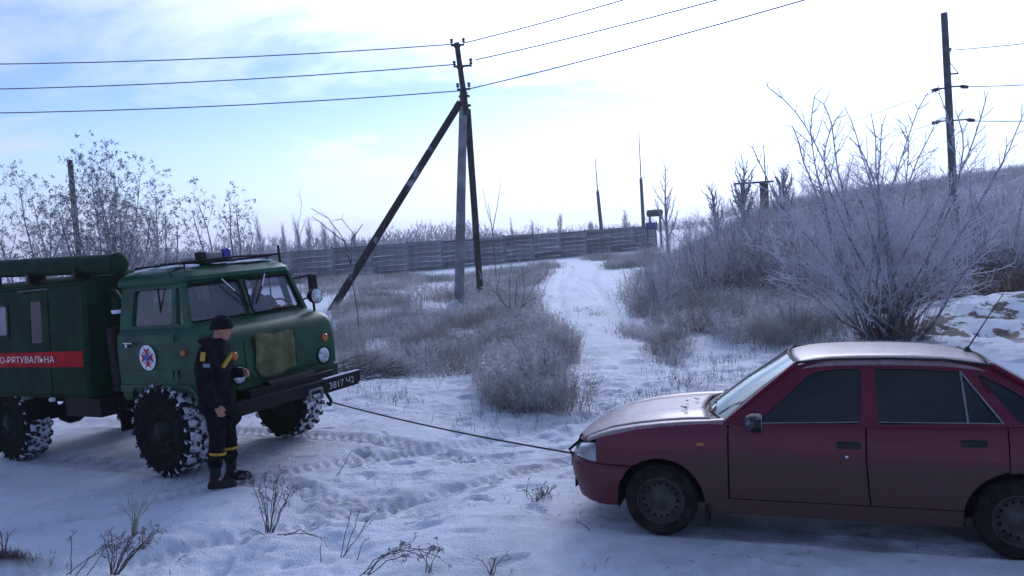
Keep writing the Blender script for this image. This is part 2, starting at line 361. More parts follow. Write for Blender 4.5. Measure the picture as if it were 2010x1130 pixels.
def build_ground():
    X = axis(-5.6, 5.2, .03, -560, 560, 1.045); Y = axis(5.0, 12.5, .03, -40, 620, 1.035)
    gx, gy = np.meshgrid(X, Y); gz = H(gx, gy) + prints(gx, gy, X, Y); nx, ny = len(X), len(Y)
    i = np.arange(nx * ny).reshape(ny, nx); F = np.stack([i[:-1, :-1], i[:-1, 1:], i[1:, 1:], i[1:, :-1]], -1)
    me = mesh_np('ground', np.stack([gx, gy, gz], -1).reshape(-1, 3), F, 4)
    me.polygons.foreach_set('use_smooth', np.ones(len(me.polygons), bool))
    ut, vt = local(TRK, gx, gy); uc, vc = local(CAR, gx, gy)
    dirt = .75 * np.exp(-((np.abs(vt) - .9) / .35) ** 2) * sstep(-12, -6, ut) * (1 - sstep(1.5, 5, ut)) + .6 * np.exp(-(vt / 1.1) ** 4) * sstep(-6, -4, ut) * (1 - sstep(.6, 2.5, ut))  # dirt along the wheel tracks, darker tone over the whole truck footprint
    dirt += .85 * np.exp(-((np.abs(vc) - .55) / .38) ** 2) * sstep(-8, -4, uc) * (1 - sstep(.5, 1.5, uc))
    dirt += .45 * np.exp(-((polydist(gx, gy, PATH) - .78) / .3) ** 2) * vnoise(gx / .8, gy / 2.5, 6) * (1 - sstep(40, 60, gy))
    dirt += .5 * sstep(.62, .8, vnoise(gx / 1.7, gy / 1.1, 51)) * (1 - sstep(16, 40, gy))
    bank = np.clip(1.7 * bump(gx, gy, 10.0, 15.5, 3.4, 1.3), 0, 1); soil_shade = 0 + 1.3 * bump(gx, gy, -4.42, 6.66, .30, .10)
    soil_shade = soil_shade + .62 * sstep(.30, .62, fbm(gx / .5, gy / .35, 4, 66) + .5) * np.exp(-((vc - .25) / .62) ** 4) * sstep(-4.4, -3.4, uc) * (1 - sstep(-.5, .3, uc))  # beneath the car: dark dirt, with the car's shade painted into the snow colour
    add_attr(me, 'bank', bank.ravel()); add_attr(me, 'dirt', np.clip(dirt, 0, 1).ravel()); add_attr(me, 'soil_shade', np.clip(soil_shade, 0, 1).ravel())
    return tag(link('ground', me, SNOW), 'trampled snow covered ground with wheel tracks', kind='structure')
build_ground()

# ------------------------------------------------------------------ rescue truck
GREEN = mat('truck_green', (.0045, .054, .024), .42, var=.3, vs=3, bump=.05, bs=25, coat=.08, spec=.25)
GREEN_D = mat('truck_green_dull', (.0035, .026, .012), .65, spec=.12, var=.3, vs=4, bump=.06, bs=30)
BLACK = mat('black_steel', (.008, .007, .008), .6, spec=.2, var=.4, vs=12, bump=.1)
RUBBER = mat('rubber', (.009, .0075, .0075), .95, spec=.12, var=.35, vs=14, bump=.25, bs=60)
SNOWY = mat('packed_snow', (.02, .02, .022), .8, var=.2, vs=13, bump=.5, bs=45, col2=(.72, .75, .82), lo=.38, hi=.50, det=6)
SNOWP = mat('snow_patch', (.70, .73, .80), .7, var=.1, vs=8, bump=.4, bs=30)
CHROME = mat('bright_metal', (.55, .56, .58), .22, metal=1, var=.15)
WHITE = mat('white_paint', (.72, .73, .76), .5, var=.06)
RED = mat('red_band', (.42, .006, .010), .6, spec=.1, var=.15)
BLUEP = mat('blue_paint', (.03, .09, .36), .4, var=.1)
REDP = mat('red_paint', (.42, .02, .02), .45, var=.1)
BLUEG = mat('blue_beacon', (.012, .010, .22), .15, var=.1, coat=.5)
AMBER = mat('amber_lens', (.45, .13, .02), .25, var=.15, coat=.4)
CANVAS = mat('khaki_canvas', (.105, .108, .050), .9, var=.3, vs=7, bump=.35, bs=12)
LENS = mat('lamp_lens', (.42, .46, .50), .12, var=.35, vs=18, coat=.6)
DARKIN = mat('dark_interior', (.018, .017, .018), .8, var=.3)
GLASS_T = glass('truck_glass', (.90, .90, .93), .04, body=.10, bodycol=(.34, .28, .28))
GLASS_S = glass('truck_side_glass', (.90, .90, .93), .04, body=.03, bodycol=(.10, .08, .09))
tk = empty('rescue_truck', (TRK['x'], TRK['y'], TRK['z']), (TRK['rl'], -TRK['pt'], TRK['hd']),
    'dark green rescue truck with red lettered band, snowy off-road tyres and blue roof beacon', 'truck')
def cabring(z, F, w, r, B=-.74, n=6):
    out = []
    for sgn in (-1, 1):
        a = []
        for i in range(n + 1):
            t = i / n * math.pi / 2; a.append((F - r + r * math.sin(t), (w - r + r * math.cos(t)), z))
        if sgn < 0: out += [(B, -w, z), (-.3, -w, z), (.2, -w, z)] + [(x, -y, zz) for x, y, zz in a]
        else: out += [(x, y, zz) for x, y, zz in a[::-1]] + [(.2, w, z), (-.3, w, z), (B, w, z)]
    return out
CABW = [(.98, .955), (1.2, .965), (1.5, .96), (1.62, .945), (1.71, .895), (2.2, .80)]
def cw(z):
    for (z0, w0), (z1, w1) in zip(CABW[:-1], CABW[1:]):
        if z <= z1: return lerp(w0, w1, max(0, (z - z0) / (z1 - z0)))
    return CABW[-1][1]
def make_truck():
    m = MB()
    m.loft([cabring(.98, .95, .955, .16), cabring(1.02, .975, .965, .16), cabring(1.25, .99, .966, .16), cabring(1.5, .985, .96, .17), cabring(1.58, .96, .952, .19),
            cabring(1.64, .90, .94, .22), cabring(1.675, .80, .925, .24), cabring(1.70, .64, .905, .18), cabring(1.715, .56, .895, .1)])
    for s in (-1, 1):      # lower corners in front of and behind the wheel opening
        m.loft([[(x, s * y, z) for x, y in rpoly([(.56 + .1 * (1 - k), .66), (.955 - .03 * (1 - k), .66), (.955 - .03 * (1 - k), .955), (.56 + .1 * (1 - k), .955)], .07)] for z, k in ((.76, 0), (.85, .6), (.985, 1))])
        m.box((-.655, s * .80, .925), (.17, .31, .115))
        m.plate([(-.74, .985), (-.50, .985), (-.46, 1.03), (.48, 1.03), (.60, .985), (.66, .86), (.70, .86), (.64, 1.0), (.55, 1.07), (-.74, 1.07)], [], lambda u, v, w, s=s: (u, s * (.966 + w), v), .016)
    m.box((.93, 0, 1.0), (.08, 1.4, .10))
    cab = m.build('cab', GREEN, tk, bevel=.006)
    # upper cab: side frames with window holes, rear wall, windscreen frame, roof
    for s in (-1, 1):
        m = MB()
        m.plate([(-.74, 1.70), (.55, 1.70), (.40, 2.21), (-.74, 2.21)],
                [rpoly([(-.52, 1.745), (.24, 1.745), (.205, 2.155), (-.50, 2.155)], .05), rpoly([(.315, 1.745), (.475, 1.745), (.36, 2.155), (.275, 2.155)], .04)],
                lambda u, v, w, s=s: (u, s * (cw(v) - w), v), .05)
        m.build('side_frame', GREEN, tk, ang=20, bevel=.004)
        m = MB(); m.plate([(-.53, 1.735), (.25, 1.735), (.21, 2.165), (-.51, 2.165)], [], lambda u, v, w, s=s: (u, s * (cw(v) - .028 - w), v), .004); sg = m.build('side_window', GLASS_S, tk, ang=0)
        m = MB(); m.box((-.02, s * (cw(1.95) - .022), 1.95), (.018, .012, .44)); m.build('window_divider', BLACK, sg, ang=0)
        m = MB(); m.plate([(.305, 1.735), (.485, 1.735), (.365, 2.165), (.27, 2.165)], [], lambda u, v, w, s=s: (u, s * (cw(v) - .028 - w), v), .004); m.build('quarter_window', GLASS_S, tk, ang=0)
        m = MB(); m.plate(rpoly([(-.58, 1.06), (.36, 1.06), (.36, 1.69), (-.58, 1.69)], .05), [], lambda u, v, w, s=s: (u, s * (cw(v) + .002 + w), v), .010)
        m.plate(rpoly([(-.50, 1.13), (.28, 1.13), (.28, 1.24), (-.50, 1.24)], .03), [], lambda u, v, w, s=s: (u, s * (cw(v) + .011 + w), v), .006)
        door = m.build('door', GREEN, tk, ang=20, bevel=.004)
        m = MB(); m.tube([(-.52, s * .985, 1.565), (-.52, s * 1.01, 1.565), (-.36, s * 1.01, 1.56)], .011, 8); m.lathe([(.0, s * .97), (.022, s * .97), (.022, s * .995), (0, s * .995)], 10, 'Y', (-.51, 0, 1.53)); m.build('handle', CHROME, door)
        for hz in (1.2, 1.6): m = MB(); m.tube([(.365, s * .978, hz - .04), (.365, s * .978, hz + .04)], .014, 8); m.build('hinge', GREEN, door)
        # emblem: white disc, red eight-pointed cross, blue centre
        m = MB(); m.plate(circ(-.15, 1.385, .148, .148, 28), [], lambda u, v, w, s=s: (u, s * (.977 + w), v), .004); em = m.build('emblem', WHITE, door, ang=0)
        m = MB()
        for k in range(4):
            a = k * math.pi / 2; c, q = math.cos(a), math.sin(a)
            pts = [(.030, 0.016), (.118, .058), (.092, 0), (.118, -.058), (.030, -.016)]
            m.plate([(-.15 + x * c - y * q, 1.385 + x * q + y * c) for x, y in pts], [], lambda u, v, w, s=s: (u, s * (.982 + w), v), .002)
        m.build('emblem_cross', REDP, em, ang=0)
        m = MB(); m.plate(circ(-.15, 1.385, .040, .040, 14), [], lambda u, v, w, s=s: (u, s * (.985 + w), v), .003)
        for k in range(4):
            a = k * math.pi / 2 + math.pi / 4
            m.tube([(-.15, s * .984, 1.385), (-.15 + .1 * math.cos(a), s * .984, 1.385 + .1 * math.sin(a))], .006, 4)
        m.build('emblem_centre', BLUEP, em, ang=0)
        m = MB(); m.lathe([(0, s * 1.0), (.025, s * .998), (.036, s * .985), (.038, s * .96)], 16, 'Y', (.50, 0, 1.43)); m.build('side_indicator', AMBER, tk)
    m = MB(); m.plate([(-.89, 1.70), (.89, 1.70), (.80, 2.21), (-.80, 2.21)], [rpoly([(-.45, 1.82), (.45, 1.82), (.42, 2.12), (-.42, 2.12)], .05)], lambda u, v, w: (-.74 + w, u, v), .03); m.build('rear_wall', GREEN, tk, ang=20)
    m = MB(); m.plate([(-.46, 1.81), (.46, 1.81), (.43, 2.13), (-.43, 2.13)], [], lambda u, v, w: (-.73 + w, u, v), .004); m.build('rear_window', GLASS_S, tk, ang=0)
    def wsx(v): return lerp(.545, .405, (v - 1.70) / .51)
    def wsp(u, v, w): return (wsx(v) - w - .05 * abs(u) ** 2, u, v)
    m = MB(); holes = []
    for s in (-1, 1):
        holes.append(rpoly([(s * .035, 1.75), (s * .83, 1.75), (s * .752, 2.165), (s * .035, 2.165)][::s], .05))
    m.plate([(-.895, 1.70), (.0, 1.70), (.895, 1.70), (.805, 2.215), (0, 2.215), (-.805, 2.215)], holes, wsp, .05); m.build('windscreen_frame', GREEN, tk, ang=20, bevel=.004)
    for s in (-1, 1):
        m = MB(); m.plate([(s * .03, 1.74), (s * .84, 1.74), (s * .76, 2.175), (s * .03, 2.175)], [], lambda u, v, w: wsp(u, v, .022 + w), .004); m.build('windscreen', GLASS_T, tk, ang=0)
        m = MB(); h = rpoly([(s * .035, 1.75), (s * .83, 1.75), (s * .752, 2.165), (s * .035, 2.165)], .05); m.tube([Vector(wsp(u, v, -.002)) for u, v in h] + [Vector(wsp(*h[0], -.002))], .011, 5); m.build('rubber_seal', RUBBER, tk)
    # wipers hang from above
    for (u0, v0, u1, v1, ua, va) in ((-.30, 2.20, .00, 1.84, -.17, 2.04), (.36, 2.21, .10, 1.86, .25, 2.05)):
        m = MB(); m.tube([wsp(u0, v0, -.03), wsp(ua, va, -.035)], .012, 6); w1 = m.build('wiper', CHROME, tk)
        m = MB(); m.tube([wsp(ua, va, -.03), wsp(u1, v1, -.02)], .013, 6); m.build('wiper_blade', BLACK, w1)
    m = MB(); m.loft([cabring(2.195, .425, .815, .16, -.76), cabring(2.225, .455, .835, .17, -.77), cabring(2.27, .45, .835, .18, -.77), cabring(2.33, .38, .80, .22, -.74), cabring(2.375, .26, .72, .24, -.66), cabring(2.40, .05, .55, .25, -.50)]); roof = m.build('roof', GREEN, tk)
    # thin frozen snow on the roof
    for cx, cy, rx, ry, z in ((-.52, -.62, .14, .12, 2.372), (-.1, -.60, .20, .07, 2.386), (.20, -.52, .10, .10, 2.392), (.28, .30, .05, .33, 2.375), (-.3, -.3, .3, .14, 2.402)):
        m = MB(); pts = []
        for i in range(18):
            a = i / 18 * 2 * math.pi; k = .75 + .4 * rnd.random(); pts.append((cx + rx * k * math.cos(a), cy + ry * k * math.sin(a)))
        m.plate(pts, [], lambda u, v, w: (u, v, min(2.402, 2.403 - max(0, abs(v) - .5) ** 1.3 * .22 - max(0, u - .02) * .10) + w), .016)
        m.build('roof_snow', SNOWP, roof, ang=0)
    # roof fittings
    m = MB(); m.box((-.38, -.30, 2.43), (.30, .22, .045)); m.build('roof_hatch', BLACK, roof, bevel=.01)
    m = MB(); m.box((-.02, -.22, 2.435), (.24, .30, .045)); m.build('roof_hatch', BLACK, roof, bevel=.01)
    m = MB(); m.tube([(-.70, -.62, 2.42), (.25, -.62, 2.43), (.30, -.60, 2.43)], .014, 6); m.tube([(-.7, .62, 2.42), (.3, .62, 2.43)], .014, 6); m.tube([(.30, -.64, 2.435), (.33, 0, 2.45), (.30, .74, 2.435)], .014, 6)
    m.tube([(-.66, -.64, 2.42), (-.66, .64, 2.42)], .014, 6)
    for x, y in ((-.6, -.62), (.22, -.62), (-.6, .62), (.22, .62)): m.tube([(x, y, 2.3), (x, y, 2.43)], .012, 6)
    m.tube([(.30, .76, 2.25), (.30, .755, 2.40), (.30, .75, 2.55)], .016, 6); m.build('roof_rack', BLACK, roof)
    m = MB(); m.box((.20, -.15, 2.415), (.16, .46, .03)); bar = m.build('light_bar', BLACK, roof, bevel=.006)
    m = MB(); m.box((.20, -.37, 2.485), (.13, .07, .11)); m.build('bar_end', BLACK, bar, bevel=.012)
    m = MB(); m.box((.20, -.215, 2.48), (.125, .24, .10)); m.build('siren_speaker', mat('siren_grey', (.22, .20, .21), .5, var=.2), bar, bevel=.02)
    m = MB(); m.lathe([(0, 2.562), (.05, 2.56), (.068, 2.545), (.074, 2.43), (.08, 2.428)], 18, 'Z', (.20, 0.0, 0)); m.build('beacon', BLUEG, bar)
    # front
    m = MB(); pts = []
    rows = []
    for j in range(13):
        v = j / 12; row = []
        for i in range(15):
            u = i / 14; y = lerp(-.42, .17, u) + .012 * math.sin(5 * v); top = 1.535 - .03 * u + .012 * math.sin(u * 9); bot = 1.06 - .05 * math.sin(min(1, u * 1.1) * math.pi) + .02 * u
            if u < .12: bot += (.12 - u) * .8
            row.append((1.005 + .012 * math.sin(u * 11 + v * 4) * (v + .2) + .010 * math.sin(u * 23) * v + .012, y, lerp(top, bot, v)))
        rows.append(row)
    m.grid(rows); o = m.build('canvas_cover', CANVAS, tk); sd = o.modifiers.new('thickness', 'SOLIDIFY'); sd.thickness = .006
    m = MB()
    for k in range(7): m.box((.989, -.545 + k * .125, 1.30), (.008, .018, .36))
    m.build('grille', GREEN_D, tk, bevel=.003)
    for s in (-1, 1):
        m = MB(); m.lathe([(.112, .90), (.118, .985), (.108, 1.005), (.098, 1.0)], 24, 'X', (0, s * .655, 1.125)); hl = m.build('headlight', GREEN_D, tk)
        m = MB(); m.lathe([(.0, 1.02), (.05, 1.016), (.085, 1.004), (.10, .985)], 24, 'X', (0, s * .655, 1.125)); m.build('lens', LENS, hl)
        m = MB(); m.lathe([(0, 1.03), (.035, 1.028), (.05, 1.015), (.055, .96)], 18, 'X', (-.01, s * .70, 1.34)); m.build('indicator', AMBER, tk)
    # bumper, plate, hooks
    m = MB(); zt, zb = .865, .725
    m.plate([(1.02, -.62), (1.15, -.98), (1.22, -.90), (1.24, -.5), (1.24, .5), (1.22, 1.02), (1.15, 1.06), (1.02, .62)], [], lambda u, v, w: (u, v, zb + w), zt - zb); bum = m.build('bumper', BLACK, tk, ang=25, bevel=.008)
    m = MB(); m.box((1.195, .70, .870), (.05, .62, .012)); m.build('bumper_snow', SNOWP, bum, bevel=.004)
    m = MB(); m.plate([(.34, .70), (.96, .70), (.96, .855), (.34, .855)], [], lambda u, v, w: (1.2445 + w - max(0, u - .5) * .037, u, v), .006); lp = m.build('licence_plate', BLACK, bum, ang=0)
    po = put_text('3817 Ч2', .115, lambda u, v: (1.253 - max(0, u + .43 - .5) * .037, .43 + u, .738 + v), mat('plate_white', (.42, .43, .45), .6), lp, 'plate_lettering', width=.45); po['kind'] = 'stuff'
    m = MB(); m.plate(rpoly([(.08, .66), (.30, .66), (.30, .80), (.08, .80)], .02), [rpoly([(.105, .69), (.275, .69), (.275, .775), (.105, .775)], .02)], lambda u, v, w: (1.245 + w, u, v), .03); m.build('tow_bracket', mat('worn_steel', (.20, .20, .21), .5, metal=.6, var=.3), bum, ang=0, bevel=.004)
    m = MB(); m.tube([(1.15, .42, .74), (1.22, .42, .66), (1.26, .42, .60), (1.24, .42, .55), (1.19, .42, .57)], .02, 8); m.build('tow_hook', BLACK, bum)
    m = MB(); m.box((1.0, 0, .90), (.26, 1.3, .09)); m.tube([(1.05, -.35, .93), (1.05, .35, .93)], .075, 12); m.box((.9, .0, .78), (.3, 1.0, .12)); m.build('winch', BLACK, tk, bevel=.01)
    # spotlight and mirrors
    m = MB(); m.lathe([(.0, .70), (.05, .71), (.085, .76), (.098, .83), (.098, .845)], 20, 'X', (0, .80, 1.86)); m.tube([(.77, .80, 1.66), (.77, .80, 1.78)], .016, 8); spl = m.build('spotlight', BLACK, tk)
    m = MB(); m.lathe([(.0, .862), (.06, .856), (.092, .842)], 20, 'X', (0, .80, 1.86)); m.build('lens', LENS, spl)
    for s in (-1, 1):
        if s < 0: continue
        m = MB(); m.tube([(.45, s * .86, 1.80), (.50, s * 1.0, 1.84), (.50, s * 1.07, 2.0)], .012, 6); m.tube([(.42, s * .83, 2.1), (.50, s * 1.05, 2.12)], .012, 6); mi = m.build('mirror', BLACK, tk)
        m = MB(); m.box((.51, s * 1.08, 2.0), (.05, .14, .27)); m.build('mirror_head', BLACK, mi, bevel=.02)
    # inside: seats, dash, wheel, engine cover
    m = MB(); m.box((-.15, 0, 1.2), (1.1, .56, .5)); m.box((.45, 0, 1.66), (.25, 1.6, .08)); m.box((-.70, 0, 1.6), (.02, 1.66, .3)); m.build('dashboard', DARKIN, tk, bevel=.03)
    for s in (-1, 1):
        m = MB(); m.box((-.05, s * .60, 1.35), (.5, .46, .14)); m.box((-.34, s * .60, 1.62), (.12, .44, .48)); m.build('seat', DARKIN, tk, bevel=.04)
    m = MB(); st = [Vector((.34 + .06 * math.sin(a), .56 + .2 * math.cos(a), 1.70 + .17 * math.sin(a))) for a in [i / 20 * 2 * math.pi for i in range(21)]]; m.tube(st, .013, 6, caps=False); m.tube([(.34, .37, 1.70), (.34, .75, 1.70)], .01, 6); m.build('steering_wheel', BLACK, tk)
    # van body
    def bw(z): return lerp(1.115, .995, max(0, (z - .9) / 1.5))
    B0, B1 = -4.45, -1.20
    m = MB()
    def bring(x, ins=0): return [(x, y, z) for y, z in rpoly([(-bw(.9) + ins, .91), (bw(.9) - ins, .91), (bw(2.3) - ins, 2.33), (.8, 2.42 - ins), (-.8, 2.42 - ins), (-bw(2.3) + ins, 2.33)], .08)]
    m.loft([bring(B0, .04), bring(B0 + .04), bring(B1 - .04), bring(B1, .04)]); vb = m.build('van_body', GREEN_D, tk, ang=30)
    for s in (-1, 1):
        f = lambda u, v, w, s=s: (u, s * (bw(v) + w), v)
        m = MB(); m.plate([(B0 + .06, 1.305), (B1 - .075, 1.305), (B1 - .075, 1.495), (B0 + .06, 1.495)], [], f, .006); rb = m.build('red_band', RED, vb, ang=0)
        if s < 0: put_text('О-РЯТУВАЛЬНА', .115, lambda u, v, s=s: (-3.20 + u, s * (bw(1.36 + v) + .0075), 1.36 + v), WHITE, rb, width=1.30)
        # the band is painted across the door: door panel stops above and below it
        m = MB(); m.plate(rpoly([(-2.72, 1.51), (-1.98, 1.51), (-1.98, 2.26), (-2.72, 2.26)], .03), [rpoly([(-2.40, 1.60), (-2.14, 1.60), (-2.14, 2.15), (-2.40, 2.15)], .03)], f, .012)
        m.plate(rpoly([(-2.72, .97), (-1.98, .97), (-1.98, 1.29), (-2.72, 1.29)], .03), [], f, .012); d = m.build('body_door', GREEN_D, vb, ang=0, bevel=.003)
        m = MB(); m.plate([(-2.39, 1.61), (-2.15, 1.61), (-2.15, 2.14), (-2.39, 2.14)], [], f, .006); m.build('door_window', mat('dim_glass', (.045, .022, .034), .15, var=.25, vs=5), d, ang=0)
        m = MB(); m.tube([(-2.66, s * (bw(2.30) + .012), 2.285), (-1.95, s * (bw(2.30) + .02), 2.285)], .012, 6); m.build('rain_strip', mat('grey_green', (.07, .09, .085), .5), vb)
        m = MB(); m.plate(rpoly([(-3.75, 1.68), (-2.93, 1.68), (-2.93, 2.16), (-3.75, 2.16)], .05), [rpoly([(-3.70, 1.73), (-2.98, 1.73), (-2.98, 2.11), (-3.70, 2.11)], .04)], f, .016); sw = m.build('body_window', BLACK, vb, ang=0)
        m = MB(); m.plate([(-3.71, 1.72), (-2.97, 1.72), (-2.97, 2.12), (-3.71, 2.12)], [], f, .007); m.build('pane', mat('pale_glass', (.14, .14, .20), .1, var=.2, vs=4, coat=.4), sw, ang=0)
        m = MB()
        for z in (.935, 1.10, 2.325): m.plate([(B0 + .06, z - .012), (B1 - .06, z - .012), (B1 - .06, z + .012), (B0 + .06, z + .012)] if z != 1.10 else [(-1.93, 1.088), (B1 - .06, 1.088), (B1 - .06, 1.112), (-1.93, 1.112)], [], f, .010)
        m.build('side_rib', GREEN_D, vb, ang=0, bevel=.003)
        m = MB(); m.lathe([(0, s * 1.165), (.02, s * 1.16), (.028, s * 1.14), (.03, s * 1.10)], 12, 'Y', (-1.98, 0, .90)); m.build('marker_lamp', WHITE, vb)
    # fittings on the front wall of the body
    m = MB(); m.tube([(B1 + .02, -.70, 2.16), (B1 + .16, -.72, 2.15), (B1 + .24, -.74, 2.05), (B1 + .26, -.75, 1.93)], [.05, .06, .075, .085], 12); it = m.build('air_intake', GREEN_D, vb)
    m = MB(); m.lathe([(.087, 1.915), (.09, 1.95), (.08, 1.905)], 12, 'Z', (B1 + .262, -.75, 0), cap1=True); m.build('intake_snow', SNOWP, it)
    m = MB(); m.box((B1 + .10, -.35, 1.5), (.20, .5, 1.0)); m.tube([(B1 + .15, -.80, .95), (B1 + .15, -.80, 1.75)], .07, 12); m.build('locker', mat('dark_brown_paint', (.022, .014, .017), .7, var=.4), vb, bevel=.02)
    m = MB(); m.tube([(-.68, -.86, 2.50), (-1.6, -.88, 2.545), (-4.3, -.92, 2.66)], .118, 20); ht = m.build('hose_tube', GREEN_D, vb)
    m = MB(); m.lathe([(.0, .035), (.105, .035), (.130, .02), (.130, -.03), (.118, -.035)], 20, 'X', (-.68, -.86, 2.50)); m.build('tube_cap', GREEN_D, ht)
    for x in (-1.35, -2.4, -3.5): m = MB(); m.box((x, -.9, 2.44), (.06, .22, .14)); m.build('tube_bracket', BLACK, ht)
    # chassis
    m = MB()
    for s in (-1, 1): m.box((-1.75, s * .45, .80), (5.5, .09, .17))
    for x in (-4.2, -2.6, -1.4, .4): m.box((x, 0, .80), (.1, .9, .12))
    m.box((-1.55, -.82, .78), (.75, .36, .24)); m.box((-1.7, .8, .78), (.9, .36, .26)); m.tube([(-.9, -.75, .80), (-.55, -.8, .80)], .07, 10)
    m.build('chassis', BLACK, tk, bevel=.01)
    for x in (0, -3.3):
        m = MB(); m.tube([(x, -.85, .52), (x, .85, .52)], .07, 10); m.lathe([(.02, .34), (.11, .30), (.17, .18), (.17, .05), (.1, -.06), (.02, -.08)], 14, 'Y', (x, -.15 - .12, .50), cap0=True, cap1=True)
        for s in (-1, 1): m.box((x, s * .5, .64), (1.1, .08, .06))
        m.build('axle', BLACK, tk)
    for s in (-1, 1):
        m = MB(); m.box((-.66, s * .88, .70), (.035, .40, .34)); m.box((-.58, s * .86, .865), (.3, .36, .03)); m.build('mudguard', RUBBER, tk, bevel=.006)
        m = MB(); m.box((-2.72, s * .88, .72), (.03, .42, .28)); m.build('mudguard', RUBBER, tk, bevel=.006)
        m = MB(); m.box((-.62, s * .985, .79), (.26, .10, .03)); m.tube([(-.72, s * .97, .79), (-.72, s * .95, .92)], .014, 6); m.tube([(-.52, s * .97, .79), (-.52, s * .95, .92)], .014, 6); m.build('step', BLACK, tk)
    # wheels (outer face on +Y of the mesh)
    RW, WW = .545, .165
    m = MB(); m.lathe([(.26, -WW * .8), (.34, -WW * .98), (.44, -WW * 1.02), (.49, -WW * .93), (.505, -WW * .7), (.51, 0), (.505, WW * .7), (.49, WW * .93), (.44, WW * 1.02), (.34, WW * .98), (.26, WW * .8)], 40, 'Y'); tyre = m.mesh('tyre', 50)
    m = MB(); m.lathe([(.5065, -WW * .80), (.514, -WW * .6), (.516, 0), (.514, WW * .6), (.5065, WW * .80)], 48, 'Y'); trsnow = m.mesh('tread_snow', 60)
    m = MB(); nl = 22
    for k in range(nl):
        for s in (-1, 1):
            a0 = (k + (.5 if s > 0 else 0)) / nl * 2 * math.pi; rows = []
            for (hy, r0, da) in ((.012, .545, .075), (WW * .55, .545, .02), (WW * .97, .535, 0.0), (WW * 1.05, .50, 0.0)):
                wd = .052 if hy < WW else .045
                rows.append([((r) * math.cos(a0 + da * 1.6 + e * wd), s * hy, r * math.sin(a0 + da * 1.6 + e * wd)) for r, e in ((.50 if hy < WW else .46, -1), (r0, -1), (r0, 1), (.50 if hy < WW else .46, 1))])
            m.loft(rows)
    lug = m.mesh('tread_lugs', 30)
    m = MB(); m.lathe([(.27, WW * .78), (.255, WW * .86), (.24, WW * .6), (.20, WW * .35), (.15, WW * .30), (.13, WW * .55), (.10, WW * .95), (.06, WW * 1.15), (0.0, WW * 1.18)], 32, 'Y'); m.lathe([(.27, -WW * .78), (.2, -WW * .5), (0, -WW * .5)], 24, 'Y')
    for k in range(8):
        a = k / 8 * 2 * math.pi; m.lathe([(.016, WW * .25), (.016, WW * .50), (0, WW * .52)], 6, 'Y', (.175 * math.cos(a), 0, .175 * math.sin(a)))
    rim = m.mesh('rim', 35)
    mats = ((tyre, RUBBER), (trsnow, SNOWY), (lug, mat('lug_rubber', (.016, .015, .016), .85, var=.2, vs=16, bump=.3, bs=50, col2=(.60, .63, .70), lo=.50, hi=.60, det=5)), (rim, mat('wheel_paint', (.012, .014, .012), .7, var=.4)))
    for me, mm in mats: me.materials.append(mm)
    for x in (0, -3.3):
        for s in (-1, 1):
            w = bpy.data.objects.new('wheel', tyre); COL.objects.link(w); w.parent = tk; w.location = (x, s * .885, .545); w.rotation_euler = (0, rnd.random() * 3, math.pi if s < 0 else 0)
            for nm, me in (('tread', lug), ('tread_snow', trsnow), ('rim', rim)):
                c = bpy.data.objects.new(nm, me); COL.objects.link(c); c.parent = w
make_truck()

